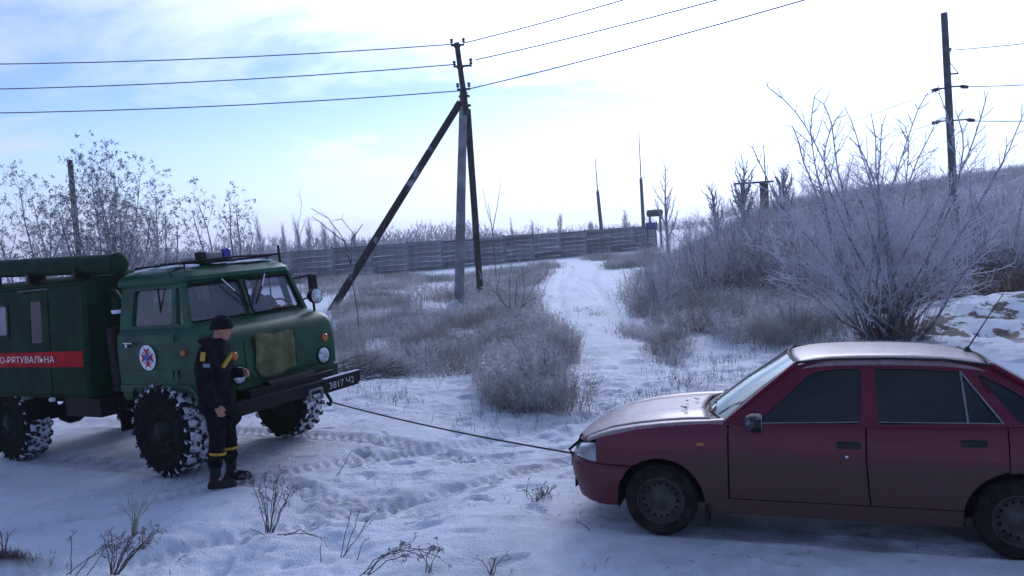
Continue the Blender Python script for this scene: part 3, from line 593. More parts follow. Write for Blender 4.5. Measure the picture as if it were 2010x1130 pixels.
# ------------------------------------------------------------------ car
def car_paint(name='car_paint', frost=.0):
    m = bpy.data.materials.new(name); m.use_nodes = True; nt = m.node_tree; b = nt.nodes['Principled BSDF']; L = nt.links.new; N = nt.nodes.new
    tc = N('ShaderNodeTexCoord'); sx = N('ShaderNodeSeparateXYZ'); L(tc.outputs['Object'], sx.inputs[0])
    n = N('ShaderNodeTexNoise'); n.inputs['Scale'].default_value = 3.2; n.inputs['Detail'].default_value = 7; L(tc.outputs['Object'], n.inputs['Vector'])
    nf = N('ShaderNodeTexNoise'); nf.inputs['Scale'].default_value = 26; nf.inputs['Detail'].default_value = 6; L(tc.outputs['Object'], nf.inputs['Vector'])
    # road dirt thrown up from the wheels: a film reaching up to half the door height
    a = N('ShaderNodeMath'); a.operation = 'MULTIPLY_ADD'; L(n.outputs['Fac'], a.inputs[0]); a.inputs[1].default_value = -.22; L(sx.outputs['Z'], a.inputs[2])
    mr = N('ShaderNodeMapRange'); mr.interpolation_type = 'SMOOTHSTEP'; L(a.outputs[0], mr.inputs[0]); mr.inputs[1].default_value = .66; mr.inputs[2].default_value = .50
    fx = N('ShaderNodeMapRange'); fx.interpolation_type = 'SMOOTHSTEP'; L(sx.outputs['X'], fx.inputs[0]); fx.inputs[1].default_value = .10; fx.inputs[2].default_value = -.35; fx.inputs[3].default_value = .35
    m2 = N('ShaderNodeMath'); m2.operation = 'MULTIPLY'; L(mr.outputs[0], m2.inputs[0]); L(fx.outputs[0], m2.inputs[1])
    s2 = N('ShaderNodeMapRange'); L(nf.outputs['Fac'], s2.inputs[0]); s2.inputs[1].default_value = .25; s2.inputs[2].default_value = .6; s2.inputs[3].default_value = .5; s2.inputs[4].default_value = 1.0
    m3 = N('ShaderNodeMath'); m3.operation = 'MULTIPLY'; L(m2.outputs[0], m3.inputs[0]); L(s2.outputs[0], m3.inputs[1])
    m4 = N('ShaderNodeMath'); m4.operation = 'MULTIPLY'; L(m3.outputs[0], m4.inputs[0]); m4.inputs[1].default_value = .93
    mx = N('ShaderNodeMix'); mx.data_type = 'RGBA'; L(m4.outputs[0], mx.inputs['Factor']); mx.inputs['A'].default_value = (.115, .0032, .020, 1); mx.inputs['B'].default_value = (.072, .052, .041, 1)
    col = mx.outputs['Result']; rgh = N('ShaderNodeMapRange'); L(m4.outputs[0], rgh.inputs[0]); rgh.inputs[3].default_value = .42; rgh.inputs[4].default_value = .85; b.inputs['Specular IOR Level'].default_value = .22; ro = rgh.outputs[0]
    ct = N('ShaderNodeMapRange'); L(m4.outputs[0], ct.inputs[0]); ct.inputs[3].default_value = .30 if not frost else .22; ct.inputs[4].default_value = .0; L(ct.outputs[0], b.inputs['Coat Weight'])
    if frost:      # hoar frost and thin ice on the flat top surfaces
        f = N('ShaderNodeMapRange'); L(n.outputs['Fac'], f.inputs[0]); f.inputs[1].default_value = .25; f.inputs[2].default_value = .65; f.inputs[3].default_value = frost * .55; f.inputs[4].default_value = frost
        g = N('ShaderNodeMath'); g.operation = 'MULTIPLY'; L(f.outputs[0], g.inputs[0]); L(s2.outputs[0], g.inputs[1])
        mz = N('ShaderNodeMix'); mz.data_type = 'RGBA'; L(g.outputs[0], mz.inputs['Factor']); L(col, mz.inputs['A']); mz.inputs['B'].default_value = (.60, .56, .54, 1); col = mz.outputs['Result']
    L(col, b.inputs['Base Color']); L(ro, b.inputs['Roughness']); b.inputs['Coat Roughness'].default_value = .12
    bp = N('ShaderNodeBump'); bp.inputs['Strength'].default_value = .05; bp.inputs['Distance'].default_value = .01; L(nf.outputs['Fac'], bp.inputs['Height']); L(bp.outputs[0], b.inputs['Normal'])
    return m
PAINT = car_paint(); PAINT_F = car_paint('frosted_car_paint', .42)
TRIM = mat('black_trim', (.016, .016, .018), .6, var=.3, vs=20, bump=.1)
TINT = glass('tinted_glass', (.10, .10, .12), .05, body=.0, bodycol=(.03, .03, .04))
GLASS_C = glass('car_windscreen', (.60, .66, .64), .05, body=.12, bodycol=(.45, .5, .5))
STEEL = mat('dirty_steel', (.060, .050, .045), .65, metal=.2, var=.3, vs=9, bump=.15)
CTYRE = mat('dirty_tyre', (.014, .012, .012), .95, spec=.12, var=.35, vs=11, bump=.3, bs=70, col2=(.030, .024, .021))
car = empty('sedan_car', (CAR['x'], CAR['y'], CAR['z']), (CAR['rl'], -CAR['pt'], CAR['hd']), 'muddy dark red four-door sedan with tinted windows being towed by a rope', 'car')
def itp(x, xs, ys): return float(np.interp(x, xs, ys))
def ysd(x, z):
    w = itp(z, [.18, .30, .42, .62, .80, .90, .96], [.735, .775, .80, .818, .806, .780, .755])
    d = itp(x, [-3.66, -3.5, -3.25, -2.7, -.6, 0, .3, .5, .6, .7], [.22, .11, .05, .01, 0, 0, .015, .045, .085, .16])
    crease = .006 * math.exp(-((z - .70) / .02) ** 2)
    return w - d + crease
def arch(x, c, r=.345, zc=.285): return zc + math.sqrt(max(0, r * r - (x - c) ** 2)) if abs(x - c) < r else -1
def ztop(x): return itp(x, [-3.62, -3.4, -3.0, -2.5, -1.5, -.55, -.40, -.23, -.03, .18, .39, .49, .59, .66], [.90, .935, .955, .945, .918, .905, .912, .900, .880, .85, .80, .77, .73, .68])
def hoodz(x): return itp(x, [-.55, -.40, -.2, 0, .19, .40, .56, .66, .74, .80], [.955, .935, .925, .905, .878, .835, .775, .725, .68, .635])
def panel(name, s, xs_l, xs_r, zb, zt, mt, nx=16, nz=12, off=0, parent=None, xcols=None):
    rows = []
    for i in range(nx + 1):
        u = i / nx; col = []
        for j in range(nz + 1):
            v = j / nz
            xm = lerp(xs_l(.6), xs_r(.6), u) if xcols is None else xcols[i]
            z = lerp(zb(xm), zt(xm), v); x = lerp(xs_l(z), xs_r(z), u) if xcols is None else xcols[i]
            col.append((x, s * (ysd(x, z) + off), z))
        rows.append(col)
    m = MB(); m.grid(rows)
    bd = [r[0] for r in rows] + rows[-1][1:] + [r[-1] for r in rows[::-1]][1:] + rows[0][::-1][1:-1]
    m.grid([bd, [(x, y - s * .035, z) for x, y, z in bd]], closeu=True)
    return m.build(name, mt, parent or car, ang=40)
def make_car():
    gA = .006
    for s in (1, -1):
        cols = sorted(set([round(x, 4) for x in np.linspace(-.525, .52, 22)] + [-.3455, -.344, -.335, -.32, .195, .21]))
        def zbf(x):
            a = arch(x, 0)
            if x > .20: return .562
            return a if a > 0 else .235
        panel('front_fender', s, None, None, zbf, lambda x: ztop(x) , PAINT, nx=len(cols) - 1, xcols=cols)
        fl = lambda z: itp(z, [.3, .45, .7, .95], [-.536, -.533, -.531, -.536])
        fm = lambda z: itp(z, [.3, .45, .7, .95], [-1.552, -1.535, -1.520, -1.525])
        d1 = panel('front_door', s, lambda z: fl(z) - gA, lambda z: fm(z) + gA, lambda x: .335, lambda x: ztop(x) - .002, PAINT)
        def rr(z):
            if z > .62: return -2.455
            if z > .285: return max(-2.455, -2.52 + math.sqrt(max(0, .352 ** 2 - (z - .285) ** 2)))
            return -2.17
        d2 = panel('rear_door', s, lambda z: fm(z) - gA, lambda z: rr(z) + gA, lambda x: .335, lambda x: ztop(x) - .002, PAINT, nz=24)
        cols = sorted([round(x, 4) for x in np.linspace(-3.50, -2.459, 20)] + [-2.864, -2.866, -2.85])
        panel('rear_fender', s, None, None, lambda x: arch(x, -2.52) if arch(x, -2.52) > 0 else .36, lambda x: ztop(x), PAINT, nx=len(cols) - 1, xcols=cols)
        panel('sill', s, lambda z: -.36, lambda z: -2.165, lambda x: .205, lambda x: .328, PAINT, nz=4, off=.004)
        # handles, moulding, side repeater
        for d, x, z in ((d1, -1.40, .785), (d2, -2.235, .825)):
            y = ysd(x, z)
            m = MB(); m.plate(rpoly([(x - .085, z - .026), (x + .085, z - .026), (x + .085, z + .026), (x - .085, z + .026)], .012), [], lambda u, v, w, s=s: (u, s * (y + .001 + w), v), .008); m.box((x, s * (y + .018), z + .010), (.125, .018, .022)); m.build('handle', TRIM, d, bevel=.003)
        m = MB(); m.lathe([(0, s * .003), (.009, s * .002), (.012, 0)], 12, 'Y', (-1.385, s * (ysd(-1.385, .70) + .002), .70)); m.build('lock', CHROME, d1)
        m = MB(); m.box((-.32, s * (ysd(-.32, .755) + .004), .755), (.06, .012, .022)); m.build('side_repeater', AMBER, car, bevel=.004)
        # greenhouse
        def gs(u, v, w, s=s): return (u, s * (lerp(.782, .575, (v - .92) / .46) - .03 * max(0, -u - 2.25) - w), v)
        fw = rpoly([(-.745, .925), (-1.485, .935), (-1.515, 1.328), (-1.40, 1.332), (-1.19, 1.305), (-1.13, 1.275)], .02, 2)
        rw = rpoly([(-1.615, .938), (-2.425, .965), (-2.185, 1.318), (-1.9, 1.334), (-1.605, 1.334)], .02, 2)
        qw = rpoly([(-2.53, .975), (-2.80, .985), (-2.50, 1.20), (-2.33, 1.290), (-2.29, 1.302)], .02, 2)
        outer = [(-.49, .905), (-1.0, .910), (-1.5, .918), (-2.1, .930), (-2.5, .945), (-3.0, .955), (-2.72, 1.13), (-2.52, 1.275), (-2.40, 1.355), (-2.2, 1.385), (-1.75, 1.398), (-1.35, 1.39), (-1.12, 1.372), (-1.03, 1.345), (-.75, 1.115)]
        m = MB(); m.plate(outer, [fw, rw, qw], gs, .045); gh = m.build('window_frame', PAINT, car, ang=20, bevel=.003)
        for nm, poly in (('front_side_window', fw), ('rear_side_window', rw), ('quarter_window', qw)):
            cx = sum(p[0] for p in poly) / len(poly); cz = sum(p[1] for p in poly) / len(poly)
            m = MB(); m.plate([(cx + (u - cx) * 1.02, cz + (v - cz) * 1.02) for u, v in poly], [], lambda u, v, w, gs=gs: gs(u, v, .018 + w), .004); gw = m.build(nm, TINT, gh, ang=0)
            m = MB(); m.tube([gs(u, v, .010) for u, v in poly] + [gs(*poly[0], .010)], .008, 5, caps=False); m.build('weather_strip', TRIM, gh)
            if nm != 'quarter_window':
                a, b = (poly[0], poly[5]) if nm == 'front_side_window' else (poly[0], poly[4])
                zs = [p for p in poly if p[1] < 1.0]; zs.sort(); m = MB(); m.tube([gs(zs[0][0], zs[0][1], .0), gs(zs[-1][0], zs[-1][1], .0)], .0035, 5); m.build('chrome_strip', mat('dull_chrome', (.22, .22, .24), .4, metal=.7), gh)
        m = MB(); m.tube([gs(-2.205, .958, .006), gs(-2.19, 1.315, .006)], .008, 5); m.build('window_divider', mat('dull_chrome', (.22, .22, .24), .4, metal=.7), gh)
        m = MB(); m.tube([gs(-2.43, .967, .0), gs(-2.19, 1.318, .0)], .006, 5); m.build('chrome_strip', MT['dull_chrome'], gh)
        # mirror
        m = MB(); rings = []
        for k, (dx, r) in enumerate(((.075, .25), (.06, .72), (.02, 1.0), (-.035, 1.02), (-.05, .95))):
            rings.append([(-.735 + dx, s * (.905 + .095 * r * math.cos(a)), .955 + .068 * r * math.sin(a)) for a in [i / 16 * 2 * math.pi for i in range(16)]])
        m.loft(rings); m.box((-.74, s * .80, .93), (.06, .10, .035)); mi = m.build('mirror', mat('frosted_trim', (.012, .012, .015), .6, col2=(.16, .17, .20), lo=.55, hi=.68, vs=16, bump=.2), car)
        m = MB(); m.plate(circ(s * .905, .955, .085, .058, 16), [], lambda u, v, w: (-.787 - w, u, v), .002); m.build('mirror_glass', CHROME, mi, ang=0)
    # roof
    rx = [-1.02, -1.06, -1.15, -1.3, -1.5, -1.7, -1.9, -2.1, -2.25, -2.36, -2.42]; rz = [1.383, 1.400, 1.420, 1.434, 1.443, 1.445, 1.443, 1.434, 1.420, 1.400, 1.378]
    rows = []
    for x, z in zip(rx, rz):
        row = []
        for j in range(17):
            t = j / 16 * 2 - 1; y = .60 * t; fx = x + .05 * (t * t) * (-1 if x > -1.5 else 1) * (1 if x > -1.25 or x < -2.2 else 0)
            row.append((fx, y, z - .020 * t * t - .045 * max(0, abs(t) - .82) / .18 * (abs(t) - .82) / .18))
        rows.append(row)
    m = MB(); m.grid(rows); rf = m.build('roof', PAINT_F, car, ang=50); sd = rf.modifiers.new('t', 'SOLIDIFY'); sd.thickness = .03; sd.offset = -1
    for s in (1, -1):
        m = MB(); m.tube([(-1.05, s * .592, 1.375), (-1.3, s * .590, 1.402), (-1.7, s * .588, 1.411), (-2.1, s * .590, 1.401), (-2.40, s * .592, 1.362)], .011, 6); m.build('drip_rail', TRIM, rf)
    m = MB(); m.lathe([(.0, .045), (.012, .04), (.03, .012), (.045, 0)], 12, 'Z', (-2.36, 0, 1.398)); m.tube([(-2.36, 0, 1.42), (-2.62, 0, 1.86)], [.006, .0035], 6); m.build('antenna', TRIM, rf)
    # windscreen and rear screen
    def wsg(x0, z0, w0, x1, z1, w1, bow0, bow1, nm, n=12):
        rows = []
        for i in range(7):
            t = i / 6; row = []
            for j in range(n + 1):
                q = j / n * 2 - 1; w = lerp(w0, w1, t); row.append((lerp(x0, x1, t) + lerp(bow0, bow1, t) * (1 - q * q), w * q, lerp(z0, z1, t) + .02 * math.sin(math.pi * t) + .012 * (1 - q * q)))
            rows.append(row)
        m = MB(); m.grid(rows); o = m.build(nm, GLASS_C, car, ang=60)
        ed = rows[0] + [r[-1] for r in rows[1:]] + rows[-1][::-1][1:] + [r[0] for r in rows[::-1]][1:]
        m = MB(); m.tube(ed, .013, 5, caps=False); m.build('seal', TRIM, o); return o
    wsg(-.505, .925, .715, -1.055, 1.372, .575, .15, .05, 'windscreen')
    wsg(-2.985, .968, .66, -2.39, 1.368, .57, -.10, -.04, 'rear_screen')
    for s in (1, -1):     # pillars between screen and side frame
        m = MB(); m.tube([(-.50, s * .745, .915), (-.77, s * .675, 1.145), (-1.05, s * .600, 1.372)], .032, 8, sq=.6); m.build('pillar', PAINT, car)
        m = MB(); m.tube([(-3.0, s * .70, .96), (-2.72, s * .655, 1.16), (-2.40, s * .588, 1.365)], .040, 8, sq=.6); m.build('pillar', PAINT, car)
    m = MB(); rows = []
    for t in (0, .5, 1): rows.append([(lerp(-.375, -.50, t) + .12 * (1 - (j / 6 - 1) ** 2) - .02, .71 * (j / 6 - 1), lerp(.915, .93, t)) for j in range(13)])
    m.grid(rows); cl = m.build('cowl', TRIM, car)
    for y0, y1 in ((.35, -.28), (-.15, -.60)):
        m = MB(); m.tube([(-.38, y0 + .1, .945), (-.42, y0 - .1, .965), (-.46, y1, .972)], .008, 6); m.build('wiper', TRIM, cl)
    # bonnet with crown and shut lines
    rows = []
    for i in range(19):
        x = lerp(-.395, .70, i / 18); row = []; hw = itp(x, [-.4, .2, .5, .62, .72], [.655, .635, .60, .555, .47])
        for j in range(15):
            t = j / 14 * 2 - 1; xx = x + itp(x, [-.4, .3, .7], [.08, .03, .10]) * (1 - t * t); row.append((xx, hw * t, hoodz(xx) + .018 * (1 - t * t) - .010 * abs(t) ** 4 + .010 * math.exp(-((abs(t) - .55) / .12) ** 2)))
        rows.append(row)
    m = MB(); m.grid(rows); bn = m.build('bonnet', PAINT_F, car, ang=50); sd = bn.modifiers.new('t', 'SOLIDIFY'); sd.thickness = .02; sd.offset = -1
    for s in (1, -1):     # rounded fender crest between bonnet and side
        rows = []
        for i in range(19):
            x = lerp(-.50, .60, i / 18); hw = itp(x, [-.4, .2, .5, .62, .72], [.655, .635, .60, .555, .47]) + .006; yo = ysd(x, ztop(x)); z0 = hoodz(x) - .008 if x < .5 else hoodz(x) - .008; z1 = ztop(x); row = []
            for j in range(7):
                a = j / 6; row.append((x, s * lerp(hw, yo, math.sin(a * math.pi / 2)), lerp(z0, z1, 1 - math.cos(a * math.pi / 2)) + .012 * math.sin(a * math.pi)))
            rows.append(row)
        m = MB(); m.grid(rows); m.build('fender_top', PAINT_F, car, ang=50)
    m = MB(); rows = []
    for i in range(9):
        x = lerp(-2.97, -3.56, i / 8); rows.append([(x - .03 * (1 - t * t), .66 * t, itp(x, [-3.56, -3.4, -3.0], [.925, .955, .97]) + .02 * (1 - t * t)) for t in [j / 10 * 2 - 1 for j in range(11)]])
    m.grid(rows); m.build('boot_lid', PAINT_F, car)
    # nose: bumper wraps round, lamps and grille above
    plan = [(.52, .772), (.60, .732), (.68, .665), (.745, .57), (.80, .42), (.835, .22), (.845, 0)]
    plan = plan + [(x, -y) for x, y in plan[:-1]][::-1]
    def ring(z, d, xa):
        pts = [(xa, .795 - d * .6), (lerp(xa, .52, .5), .79 - d * .6)] + [(x - d, y * (1 - d * .35)) for x, y in plan] + [(lerp(xa, .52, .5), -.79 + d * .6), (xa, -.795 + d * .6)]
        return [(x, y, z) for x, y in pts]
    lv = [(.215, .085), (.235, .055), (.30, .035), (.345, .030), (.36, .012), (.42, .0), (.50, .0), (.545, .012), (.556, .035), (.558, .12)]
    rows = [ring(z, d, math.sqrt(max(.0, .352 ** 2 - (z - .285) ** 2))) for z, d in lv]
    m = MB(); m.grid(rows); fb = m.build('front_bumper', PAINT, car, ang=50)
    m = MB(); m.plate(rpoly([(-.42, .255), (.42, .255), (.42, .335), (-.42, .335)], .02), [], lambda u, v, w: (.818 - .25 * u * u * .6 + w - .02, u, v), .012); m.build('air_intake', TRIM, fb, ang=0)
    m = MB(); m.plate([(-.26, .40), (.26, .40), (.26, .51), (-.26, .51)], [], lambda u, v, w: (.8475 + w, u, v), .008); m.build('licence_plate', WHITE, fb, ang=0)
    for s in (1, -1):
        rows = []
        yy = [.752, .730, .69, .62, .54, .45]; xx = [.512, .565, .625, .690, .738, .775]
        for t in (0, .33, .66, 1):
            rows.append([(x - .045 * t ** 1.5 - .004, s * (y - .012 * t), lerp(.565, itp(x, [.5, .6, .7, .78], [.735, .715, .685, .655]), t)) for x, y in zip(xx, yy)])
        m = MB(); m.grid(rows); hl = m.build('headlight', mat('headlamp_lens', (.30, .32, .33), .12, var=.25, vs=9, coat=.7), car, ang=60); sd = hl.modifiers.new('t', 'SOLIDIFY'); sd.thickness = .02; sd.offset = -1
        m = MB(); m.grid([[(x - .02, s * (y - .02), z) for x, y, z in [(a[0], abs(a[1]), a[2]) for a in r[:2]]] for r in rows]); m.build('turn_lamp', AMBER, hl)
    m = MB(); rows = []
    for t in (0, .5, 1): rows.append([(itp(abs(y), [0, .25, .44], [.815, .80, .772]) - .04 * t, y, lerp(.566, .655, t)) for y in [j / 12 * .88 - .44 for j in range(13)]])
    m.grid(rows); gr = m.build('grille', TRIM, car); sd = gr.modifiers.new('t', 'SOLIDIFY'); sd.thickness = .02; sd.offset = -1
    m = MB(); m.tube([(itp(abs(y), [0, .25, .44], [.822, .807, .779]) - .02, y, .612) for y in [j / 8 * .84 - .42 for j in range(9)]], .009, 6); m.build('grille_bar', MT['dull_chrome'], gr)
    # a few dead leaves lying where bonnet and windscreen meet
    for k in range(9):
        x, y = -.36 + rnd.uniform(-.05, .22), rnd.uniform(-.1, .5); z = hoodz(x) + .034; a = rnd.random() * 6.28; L = rnd.uniform(.015, .035)
        m = MB(); m.grid([[(x + L * (i * math.cos(a)) - .5 * L * j * math.sin(a), y + L * (i * math.sin(a)) + .5 * L * j * math.cos(a), z + .006 * abs(j) + .004 * i * i) for i in (-1, -.3, .5, 1)] for j in (-1, 0, 1)]); lf = m.build('dead_leaf', STEEL, bn)
    # tail
    m = MB(); rows = []
    for z, d in ((.30, .05), (.36, 0), (.50, -.02), (.55, .0), (.56, .04)): rows.append([(x + d, y, z) for x, y in ((-2.87, .78), (-3.3, .76), (-3.52, .70), (-3.62, .5), (-3.66, 0), (-3.62, -.5), (-3.52, -.70), (-3.3, -.76), (-2.87, -.78))])
    m.grid(rows); m.build('rear_bumper', PAINT, car, ang=50)
    m = MB(); m.grid([[(-3.50, .69, z), (-3.56, .45, z), (-3.585, 0, z), (-3.56, -.45, z), (-3.50, -.69, z)] for z in (.54, .75, .93)]); m.build('tail_panel', PAINT, car)
    for s in (1, -1):
        m = MB(); m.plate(rpoly([(s * .44, .66), (s * .69, .66), (s * .69, .86), (s * .44, .86)], .03), [], lambda u, v, w: (-3.575 + .25 * max(0, abs(u) - .45) - w, u, v), .03); m.build('tail_lamp', REDP, car, ang=0)
    # inside and underside
    m = MB(); m.box((-1.26, 0, .52), (1.76, 1.46, .62)); m.box((.05, 0, .50), (1.15, .84, .50)); m.box((-2.5, 0, .55), (.74, .80, .6)); m.box((-3.18, 0, .60), (.66, 1.25, .5)); m.box((-1.4, 0, .24), (3.6, .9, .10)); m.build('underbody', DARKIN, car)
    m = MB(); m.box((-.68, 0, .90), (.35, 1.3, .10)); m.build('dashboard', DARKIN, car, bevel=.03)
    for s in (1, -1):
        m = MB(); m.box((-1.25, s * .36, .86), (.5, .5, .10)); m.box((-1.50, s * .36, 1.02), (.14, .46, .46)); m.box((-1.53, s * .36, 1.28), (.08, .24, .14)); m.build('seat', DARKIN, car, bevel=.04)
    m = MB(); m.box((-2.35, 0, 1.0), (.16, 1.2, .30)); m.build('rear_seat', DARKIN, car, bevel=.05)
    m = MB(); m.tube([Vector((-.86 + .05 * math.sin(a), .36 + .18 * math.cos(a), .98 + .15 * math.sin(a))) for a in [i / 16 * 2 * math.pi for i in range(17)]], .012, 6, caps=False); m.build('steering_wheel', DARKIN, car)
    for cx in (0, -2.52):
        for s in (1, -1):
            m = MB(); rows = []
            for y in (.40, .77): rows.append([(cx + .352 * math.cos(a), s * y, .285 + .352 * math.sin(a)) for a in [lerp(-.25, math.pi + .25, i / 20) for i in range(21)]])
            m.grid(rows); m.add([(cx + .35 * math.cos(a), s * .42, .285 + .35 * math.sin(a)) for a in [lerp(-.2, math.pi + .2, i / 20) for i in range(21)]], [tuple(range(21))]); m.build('wheel_arch_liner', TRIM, car, ang=40)
        for s in (1, -1):
            m = MB(); x = cx - .365; m.box((x, s * .70, .185), (.02, .20, .17)); m.build('mud_flap', CTYRE, car, bevel=.005)
    # wheels: pressed steel with a ring of slots
    m = MB(); RW, w = .287, .088
    m.lathe([(.175, -w * .9), (.21, -w * 1.03), (.25, -w * 1.02), (.275, -w * .85), (.286, -w * .5), (.288, 0), (.286, w * .5), (.275, w * .85), (.25, w * 1.02), (.21, w * 1.03), (.175, w * .9)], 44, 'Y'); tyre = m.mesh('tyre', 50); tyre.materials.append(CTYRE)
    m = MB(); m.lathe([(.182, w * .80), (.186, w * .98), (.178, w * 1.0), (.166, w * .7), (.162, w * .25)], 40, 'Y')
    def dish(u, v, q):
        r = math.hypot(u, v); return (u, itp(r, [0, .05, .085, .10, .135, .165], [w * .80, w * .80, w * .62, w * .55, w * .66, w * .45]) - q, v)
    holes = [[(.131 * math.cos(a) + du * math.cos(a) - dv * math.sin(a), .131 * math.sin(a) + du * math.sin(a) + dv * math.cos(a)) for du, dv in circ(0, 0, .015, .0105, 8)] for a in [k / 16 * 2 * math.pi for k in range(16)]]
    m.plate(circ(0, 0, .168, .168, 40), holes + [circ(0, 0, .095, .095, 24)], dish, .006)
    m.lathe([(.098, w * .545), (.085, w * .62), (.052, w * .80), (.03, w * .84), (0, w * .85)], 24, 'Y')
    for k in range(4): a = k * math.pi / 2 + .4; m.lathe([(.011, w * .55), (.011, w * .85), (0, w * .88)], 6, 'Y', (.062 * math.cos(a), 0, .062 * math.sin(a)))
    rim = m.mesh('rim', 35); rim.materials.append(STEEL)
    m = MB(); m.lathe([(.165, -w * .3), (.16, w * .1), (.0, w * .1)], 24, 'Y'); drum = m.mesh('brake_drum', 40); drum.materials.append(BLACK)
    for cx in (0, -2.52):
        for s in (1, -1):
            wo = bpy.data.objects.new('wheel', tyre); COL.objects.link(wo); wo.parent = car; wo.location = (cx, s * .712, .287); wo.rotation_euler = (0, rnd.random() * 3, 0 if s > 0 else math.pi)
            for nm, me in (('rim', rim), ('brake_drum', drum)):
                c = bpy.data.objects.new(nm, me); COL.objects.link(c); c.parent = wo
make_car()

# ------------------------------------------------------------------ poles, wires, fence
CONC = mat('weathered_concrete', (.20, .20, .215), .9, var=.25, vs=3, bump=.3, bs=25)
WOOD = mat('tarred_wood', (.045, .038, .036), .9, var=.4, vs=5, bump=.4, bs=18)
WOODF = mat('frosted_wood', (.040, .034, .034), .9, var=.3, vs=2.2, bump=.4, bs=20, col2=(.26, .28, .32), lo=.58, hi=.72, det=6)
IRON = mat('dark_iron', (.03, .03, .035), .6, var=.3)
WIRE = mat('aluminium_wire', (.10, .10, .11), .6, var=.2)
CERAM = mat('brown_insulator', (.05, .035, .035), .3, var=.3)
def insulator(m, p, r=.055, h=.16):
    x, y, z = p; m.lathe([(0, z + h), (r * .7, z + h), (r, z + h * .8), (r * .5, z + h * .6), (r * 1.05, z + h * .35), (r * .45, z + h * .2), (.015, z + h * .15), (.015, z - .04)], 10, 'Z', (x, y, 0))
PB = Vector((-1.80, 26.65, h1(-1.80, 26.65) - .02))
def pole_pt(px, py): return dp(px, py, 26.65)
def main_pole():
    e = empty('utility_pole', PB, (0, 0, 0), 'concrete utility pole with two slanting wooden struts beside the snowy path', 'utility pole')
    j = pole_pt(910, 180) - PB; top = pole_pt(897, 86) - PB
    j.y = 0; top.y = 0
    m = MB(); m.tube([(0, 0, -.3), j * .5, j + Vector((0, 0, .0))], [.165, .15, .125], 8); m.build('post', CONC, e)
    m = MB(); d = (top - j).normalized(); m.tube([j - d * .75 + Vector((.0, -.17, 0)), top + Vector((0, -.17, 0))], [.10, .085], 10); ext = m.build('top_extension', WOOD, e)
    for k in (.15, .45):
        m = MB(); c = j - d * k; m.lathe([(.17, -.025), (.185, -.02), (.185, .02), (.17, .025)], 14, 'Z', (c.x + .0, c.y - .05, c.z)); m.build('clamp', IRON, ext)
    # iron brackets and insulators, one for each wire and side
    for nm, (pz, pts) in {'upper': (92, [(-.16, .0), (.22, .0)]), 'middle': (133, [(-.17, -.03), (.36, -.05)]), 'lower': (178, [(-.16, 0), (.20, 0)])}.items():
        t = (pz - 86) / (180 - 86); c = top.lerp(j, t) + Vector((0, -.17, 0))
        m = MB(); m.box((c.x + .09 if nm == 'middle' else c.x + .02, c.y - .11, c.z), (.58 if nm == 'middle' else .42, .05, .06)); m.lathe([(.09, -.04), (.115, -.04), (.115, .04), (.09, .04)], 12, 'Z', tuple(c)); br = m.build('bracket', IRON, e)
        for dx, dz in pts: m = MB(); insulator(m, (c.x + dx, c.y - .12, c.z + .03 + dz), .06, .17 if not (nm == 'middle' and dx > 0) else .24); m.build('insulator', CERAM, br)
    a = pole_pt(899, 208) - PB; a.y = -.02
    fl = Vector((dp(645, 612, 27.6).x, 27.6, 0)); fl.z = h1(fl.x, fl.y) - .15
    m = MB(); m.tube([fl - PB, a.lerp(fl - PB, .5), a + (a - (fl - PB)).normalized() * .15], [.135, .125, .115], 10); m.build('strut', WOODF, e)
    m = MB(); m.box((a.x + .06, 0, a.z), (.34, .12, .14)); m.build('strut_bracket', IRON, e)
    a2 = pole_pt(917, 214) - PB; a2.y = .18
    f2 = Vector((dp(944, 590, 32).x, 32, 0)); f2.z = h1(f2.x, f2.y) - .15
    m = MB(); m.tube([f2 - PB, a2.lerp(f2 - PB, .5), a2], [.13, .12, .11], 10); m.build('strut', WOOD, e)
    m = MB(); rows = []          # wind-packed snow against the foot
    for k in range(7):
        t = k / 6; rr = .34 * (1 - t) + .10; rows.append([(-.10 + rr * math.cos(q) * (1 + .15 * math.sin(3 * q)), -.12 + rr * .8 * math.sin(q), .34 * t ** 1.5 - .05) for q in [i / 16 * 2 * math.pi for i in range(16)]])
    m.loft(rows); m.build('foot_snow', SNOWP, e)
    return j, top
JN, TP = main_pole()
def wire(name, a, b, sag, label, r=.018, n=14, group=None):
    a, b = Vector(a), Vector(b); pts = []
    for i in range(n + 1):
        t = i / n; p = a.lerp(b, t); p.z -= sag * 4 * t * (1 - t); pts.append(p - a)
    m = MB(); m.tube(pts, r, 5); o = m.build(name, WIRE); o.location = a; tag(o, label, 'power line', group)
for nm, lp, pl, rp, pr, pos in (('upper', (0, 124), (895, 86), (1700, -150), (912, 84), 'highest'), ('mid', (0, 173), (894, 126), (1800, -112), (934, 117), 'middle'), ('low', (0, 220), (902, 178), (1900, -95), (922, 174), 'lowest')):
    A = dp(*pl, 26.5); d = dp(*lp, 26.2) - A; B = A + d * 2.2; B.z += 1.15
    wire('power_line', A, B, .55, pos + ' of the three wires running left from the braced pole')
    A = dp(*pr, 26.5); py = rp[1]; B = dp(rp[0], py, 15.5)
    wire('power_line', A, B, .10, pos + ' of the three wires rising right from the braced pole')
def plain_pole(name, px0, py0, px1, py1, y, r0, r1, material, label):
    t = dp(px0, py0, y); b = dp(px1, py1, y); d = (b - t).normalized(); k = (t.z - h1(b.x, y) + .3) / -d.z; f = t + d * k
    e = empty(name, (f.x, f.y, h1(f.x, f.y)), label=label, cat='utility pole'); o = e.location
    m = MB(); m.tube([f - o, t - o], [r0, r1], 10); m.build('post', material, e); return e, t - o, f - o
